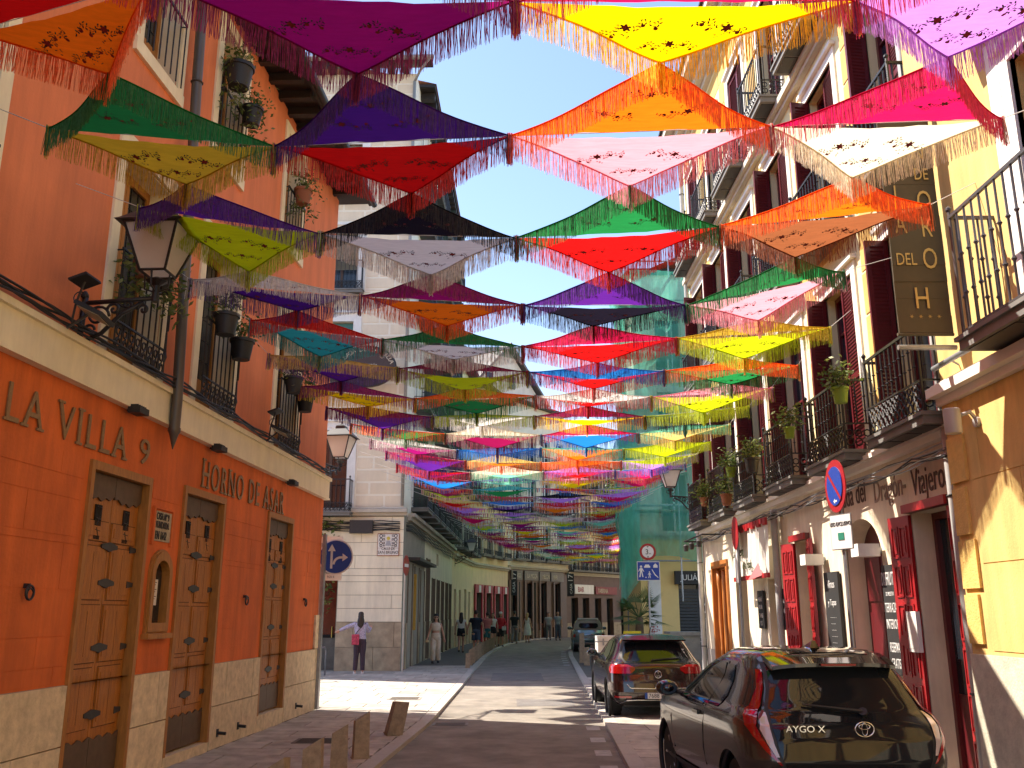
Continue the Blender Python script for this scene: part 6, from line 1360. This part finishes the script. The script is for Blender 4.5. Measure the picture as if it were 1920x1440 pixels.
def person(label, loc, rz, H=1.75, legs=None, arms=None, top=None, bottom=None, hair=hair_d, longhair=.25, shoe=None, female=True, cap=None, extras=None, vox=.012, group='pedestrians'):
    t = thing('person', label, 'person', loc, rz, group); k = H/1.75; t.scale = (k,)*3
    lg = legs or [((-.10,0,.50),(-.11,.02,.09)),((.10,-.03,.50),(.11,-.03,.09))]
    ar = arms or [((-.25,.03,1.14),(-.27,-.03,.90)),((.25,.03,1.14),(.27,-.03,.90))]
    sh = .175 if female else .205; wa = .115 if female else .14; hp = .165 if female else .155
    b = MB()
    stack(b, [(.86,0,0,hp*.75,.09),(.93,0,0,hp,.115),(1.02,0,0,hp*.88,.105),(1.12,0,0,wa+.01,.09),(1.25,0,-.01,wa+.04,.105),(1.36,0,-.005,sh-.01,.105),(1.43,0,0,sh-.03,.075),(1.47,0,0,.07,.055)])
    b.tube([(0,.0,1.42),(0,-.012,1.56)],.052,10)
    # head: skull, jaw, nose, ears, brow
    stack(b, [(1.525,0,-.035,.03,.03),(1.545,0,-.032,.048,.052),(1.58,0,-.022,.062,.075),(1.63,0,-.012,.072,.088),(1.68,0,-.006,.076,.093),(1.72,0,0,.068,.083),(1.745,0,.002,.045,.056),(1.752,0,.002,.015,.02)])
    b.add([(-.014,-.095,1.60),(.014,-.095,1.60),(0,-.122,1.602),(0,-.098,1.645)],[(0,1,2),(0,2,3),(1,3,2),(0,3,1)])
    for sx in (-1,1): b.lathe((sx*.076,.0,1.63),[(.012,-.02),(.018,0),(.012,.02)],8)
    feet = []
    for (kn, an), sx in zip(lg, (-1,1)):
        b.tube([(sx*.085,0,.93),(sx*.092,0,.82),tuple(Vector((sx*.09,0,.82)).lerp(Vector(kn),.5)),kn,tuple(Vector(kn).lerp(Vector(an),.35)),an],[.088,.088,.07,.053,.054,.036],12)
        f = [an,(an[0],an[1]-.02,an[2]-.05),(an[0]+sx*.01,an[1]-.12,an[2]-.065),(an[0]+sx*.012,an[1]-.18,an[2]-.07)]; b.tube(f,[.036,.038,.034,.022],10); b.tube([(an[0],an[1]+.02,an[2]-.055),(an[0],an[1]-.05,an[2]-.06)],.032,8); feet.append((an,sx))
    hands = []
    for (el, wr), sx in zip(ar, (-1,1)):
        s0 = Vector((sx*(sh-.015),0,1.40)); el, wr = Vector(el), Vector(wr)
        b.tube([tuple(s0*.8+Vector((0,0,.28))),tuple(s0),tuple(s0.lerp(el,.5)),tuple(el),tuple(el.lerp(wr,.4)),tuple(wr)],[.05,.052,.044,.036,.036,.024],10)
        d = (wr-el).normalized(); sd = d.cross(Vector((0,1,0.01))).normalized(); up = sd.cross(d)
        pm = wr+d*.08; b.tube([tuple(wr-d*.01),tuple(wr+d*.04),tuple(pm)],[.024,.034,.030],8)
        for q,(o_,l_) in enumerate(((-.027,.062),(-.009,.074),(.009,.070),(.026,.056))):
            p = pm+sd*o_; b.tube([tuple(p-d*.01),tuple(p+d*l_*.55+up*.004),tuple(p+d*l_+up*.016*-1)],[.010,.009,.0075],6)
        th = wr+d*.025-sd*.03; b.tube([tuple(th),tuple(th+d*.03-sd*.022),tuple(th+d*.062-sd*.024)],[.013,.011,.009],6); hands.append((wr,d,pm))
    body = remesh(b, 'body', skin, t, vox)
    # eyes and mouth
    e = MB()
    for sx in (-1,1): e.lathe((sx*.030,-.086,1.638),[(.001,-.010),(.013,-.004),(.013,.004),(.001,.010)],8,'z')
    e.build('eyes', blackpl, body); m_ = MB(); m_.box(-.022,.022,-.092,-.082,1.575,1.581); m_.build('mouth', M('lips',(.32,.08,.07),.5), body)
    if top:
        mt, zl, slv, loose = top; c = MB(); g = .012+loose
        rows = [r for r in [(zl-.0,0,0,(hp if zl < 1.0 else wa+.02)+g,.105+g),(1.0,0,0,hp*.93+g,.108+g),(1.12,0,0,wa+.012+g*1.3,.092+g),(1.25,0,-.01,wa+.042+g,.107+g),(1.36,0,-.005,sh+g*.6,.106+g),(1.43,0,0,sh-.02+g*.4,.078+g),(1.462,0,0,.085,.062)] if r[0] >= zl-.001]
        stack(c, rows)
        if slv > 0:
            for (el, wr), sx in zip(ar, (-1,1)):
                s0 = Vector((sx*(sh-.02),0,1.405)); el, wr = Vector(el), Vector(wr); P = [s0*.75+Vector((0,0,.345)), s0]; rr = [.05,.060+loose]
                if slv < 1: P.append(s0.lerp(el, slv)); rr.append(.056+loose)
                else: P += [s0.lerp(el,.5), el, el.lerp(wr,.5), el.lerp(wr,.92)]; rr += [.054+loose,.046+loose,.043+loose,.032+loose]
                c.tube([tuple(p) for p in P], rr, 10)
        remesh(c, 'top', mt, t, vox*1.05)
    if bottom:
        mb_, kind, zl, loose = bottom; c = MB(); g = .012+loose*.4
        if kind == 'skirt': stack(c, [(zl,0,0,hp+.06+loose,.15+loose),(.8,0,0,hp+.04+loose*.6,.135+loose*.5),(.95,0,0,hp+g,.118+g),(1.04,0,0,hp*.86+g,.105+g),(1.10,0,0,wa+.02+g,.095+g)])
        else:
            stack(c, [(.84,0,0,hp*.8,.10+g),(.93,0,0,hp+g,.118+g),(1.02,0,0,hp*.88+g,.107+g),(1.08,0,0,wa+.02+g,.096+g)])
            for (kn, an), sx in zip(lg, (-1,1)):
                kn, an = Vector(kn), Vector(an); h0 = Vector((sx*.088,0,.90)); P = [h0, h0.lerp(kn,.5)]; rr = [.10+loose*.3,.086+loose*.6]
                if zl >= .45: f = min(1,(.90-zl)/.40); P = [h0, h0.lerp(kn, f*.5), h0.lerp(kn, f)]; rr = [.10,.092+loose*.5,.086+loose]
                else: P += [kn, kn.lerp(an,.5), kn.lerp(an,.98)]; rr += [.064+loose,.058+loose*1.1,.050+loose*1.2]
                c.tube([tuple(p) for p in P], rr, 12)
        remesh(c, 'trousers' if kind == 'trousers' else kind, mb_, t, vox*1.05)
    if hair:
        c = MB(); stack(c, [(1.60,0,.035,.060,.062),(1.64,0,.022,.078,.083),(1.69,0,.012,.084,.094),(1.73,0,.006,.076,.086),(1.76,0,.006,.05,.058),(1.768,0,.006,.02,.02)])
        if longhair: stack(c, [(1.60-longhair,0,.10,.05,.024),(1.60-longhair*.7,.01,.105,.098,.036),(1.60-longhair*.35,0,.09,.108,.05),(1.60-longhair*.05,0,.06,.088,.065),(1.64,0,.035,.08,.082)])
        remesh(c, 'hair', hair, t, vox, 3)
    for an, sx in feet:
        c = MB(); x, y, z = an; c.box(x-.045,x+.045,y-.20,y+.055,z-.095,z-.078); c.tube([(x,y+.02,z-.05),(x,y-.03,z-.052),(x+sx*.01,y-.13,z-.066),(x+sx*.01,y-.185,z-.078)],[.044,.045,.04,.022],10); c.build('shoe', shoe or shoe_w, t, 1)
    if cap: 
        c = MB(); c.lathe((0,.005,1.70),[(.093,-.01),(.094,.03),(.078,.065),(.04,.085),(.005,.09)],16); c.add([(-.07,-.07,1.70),(.07,-.07,1.70),(.055,-.175,1.685),(-.055,-.175,1.685),(-.07,-.07,1.712),(.07,-.07,1.712),(.055,-.175,1.695),(-.055,-.175,1.695)],[(0,1,2,3),(4,7,6,5),(0,4,5,1),(1,5,6,2),(2,6,7,3),(3,7,4,0)]); c.build('cap', cap, t, 30)
    if extras: extras(t, hands, body)
    return t
plum = fab('plum', (.05,.03,.045)); lav = fab('lavender_print', (.42,.38,.50), var=.5, scale=28)
def bag1(t, hands, body):
    c = MB(); c.box(.03,.25,.10,.20,.82,1.12); remesh(c,'shoulder_bag', fab('pink_red_print',(.50,.06,.11),var=.6,scale=20), t, .014, 3)
    MB().tube([(.16,.15,1.10),(.02,.13,1.28),(-.14,.06,1.43),(-.15,-.04,1.42),(-.05,-.13,1.25),(.16,-.06,1.05)],.012,6).build('strap', darkm, t, 1)
person('woman in lavender print blouse seen from behind, arm stretched towards the left door', (-4.62,29.0-.35,0), R(180+10), 1.80,
  [((-.09,0,.50),(-.10,.02,.09)),((.10,-.02,.50),(.12,-.0,.09))],
  [((-.24,-.10,1.20),(-.30,-.26,1.30)),((.38,-.06,1.33),(.62,-.14,1.22))], (lav,.98,1,.012), (plum,'trousers',.08,.012), hair_d, .30, shoe_w, True, None, bag1, .011)
def hatx(t, hands, body):
    wr,d,pm = hands[0]; c = MB(); c.lathe((pm.x,pm.y,pm.z-.06),[(.15,-.008),(.155,0),(.08,.01),(.075,.06),(.03,.075)],18); o = c.build('straw_hat', M('straw',(.55,.38,.2),.8,.2,30), t, 30); 
    MB().box(-.065,.065,-.098,-.080,1.622,1.655).build('sunglasses', blackpl, body)
cr = fab('cream_linen', (.60,.50,.39)); crp = fab('beige_linen', (.56,.46,.35))
person('woman in black cap, cream crop top and wide beige trousers walking towards the viewer', (-2.78,34.35,0), R(4), 1.72,
  [((-.10,-.10,.50),(-.10,-.02,.11)),((.09,.02,.50),(.10,.14,.12))], [((-.24,.02,1.14),(-.30,-.06,.90)),((.25,.06,1.14),(.31,.05,.89))], (cr,1.17,0,.004), (crp,'trousers',.08,.035), hair_d, .12, darkm, True, blackpl, hatx, .011)
wt = fab('white_cotton', (.66,.64,.60)); bk = fab('black_cotton', (.015,.015,.018)); nv = fab('navy_cotton', (.012,.018,.032)); dn = fab('denim', (.05,.075,.12)); rd = fab('red_cotton', (.42,.02,.03)); gy = fab('grey_cotton', (.16,.15,.15)); bl = fab('blue_grey_shirt', (.18,.22,.28)); tl = fab('teal_cotton', (.03,.14,.16))
walk = [((-.09,-.12,.50),(-.09,-.10,.09)),((.09,.05,.50),(.09,.24,.14))]; walk2 = [((-.09,.04,.50),(-.09,.22,.13)),((.09,-.12,.50),(.09,-.12,.09))]
person('woman with long dark ponytail in white top and black shorts walking away', (-2.36,43.6,0), R(182), 1.78, walk, None, (wt,1.02,.3,.008), (bk,'shorts',.72,.02), hair_d, .34, darkm, True, None, None, .014)
person('man in navy t shirt and denim shorts walking away beside the kerb', (-1.62,42.2,0), R(176), 1.88, walk2, [((-.29,.02,1.15),(-.33,-.05,.92)),((.31,-.05,1.15),(.38,-.16,.96))], (nv,.96,.5,.012), (dn,'shorts',.56,.025), hair_d, 0, darkm, False, None, None, .014)
person('person in white and red striped top and teal shorts holding a child', (-1.25,47.5,0), R(200), 1.80, walk, [((-.28,-.1,1.16),(-.1,-.26,1.2)),((.28,-.1,1.16),(.1,-.27,1.18))], (fab('red_white_stripe',(.5,.16,.15),var=.5,scale=4,grain=(.2,.2,9)),.96,.5,.012), (tl,'shorts',.55,.02), hair_d, 0, None, False, None, None, .016)
person('woman in white top and black shorts with bare legs facing the viewer', (-1.02,50.0,0), R(-5), 1.75, walk, None, (wt,1.0,.3,.006), (bk,'shorts',.72,.02), hair_d, .22, shoe_w, True, None, None, .016)
def wbag(t, hands, body): c = MB(); c.box(.05,.27,-.22,-.12,.82,1.02); remesh(c,'white_handbag', wt, t, .016, 3)
person('woman in white cap and open red jacket carrying a white bag', (-.62,51.3,0), R(8), 1.80, walk2, [((-.25,.02,1.14),(-.26,-.06,.92)),((.26,-.02,1.16),(.2,-.2,1.05))], (rd,.90,1,.02), (bk,'trousers',.5,.01), hair_d, .15, darkm, True, wt, wbag, .016)
person('man in dark t shirt and grey trousers walking past the brown shopfront', (.15,56,0), R(170), 1.86, walk, None, (bk,.95,.5,.012), (gy,'trousers',.08,.015), hair_d, 0, darkm, False, None, None, .018)
person('blonde woman in a white dress by the brown shopfront', (.95,58.0,0), R(150), 1.76, None, [((-.25,.03,1.14),(-.24,-.1,.95)),((.28,.03,1.16),(.36,-.04,.95))], (wt,1.0,.0,.008), (wt,'skirt',.42,.04), hair_b, .32, darkm, True, None, None, .018)
person('person in blue grey shirt standing left of the far teal car', (3.05,62.5,0), R(10), 1.85, None, None, (bl,.95,.5,.012), (dn,'trousers',.08,.01), hair_d, 0, darkm, False, None, None, .02)
person('person in pale grey shirt beside the blue grey shirt, near the far teal car', (2.45,63,0), R(0), 1.78, None, None, (fab('pale_grey',(.32,.32,.33)),.95,.5,.012), (gy,'trousers',.08,.01), hair_d, 0, darkm, False, None, None, .02)
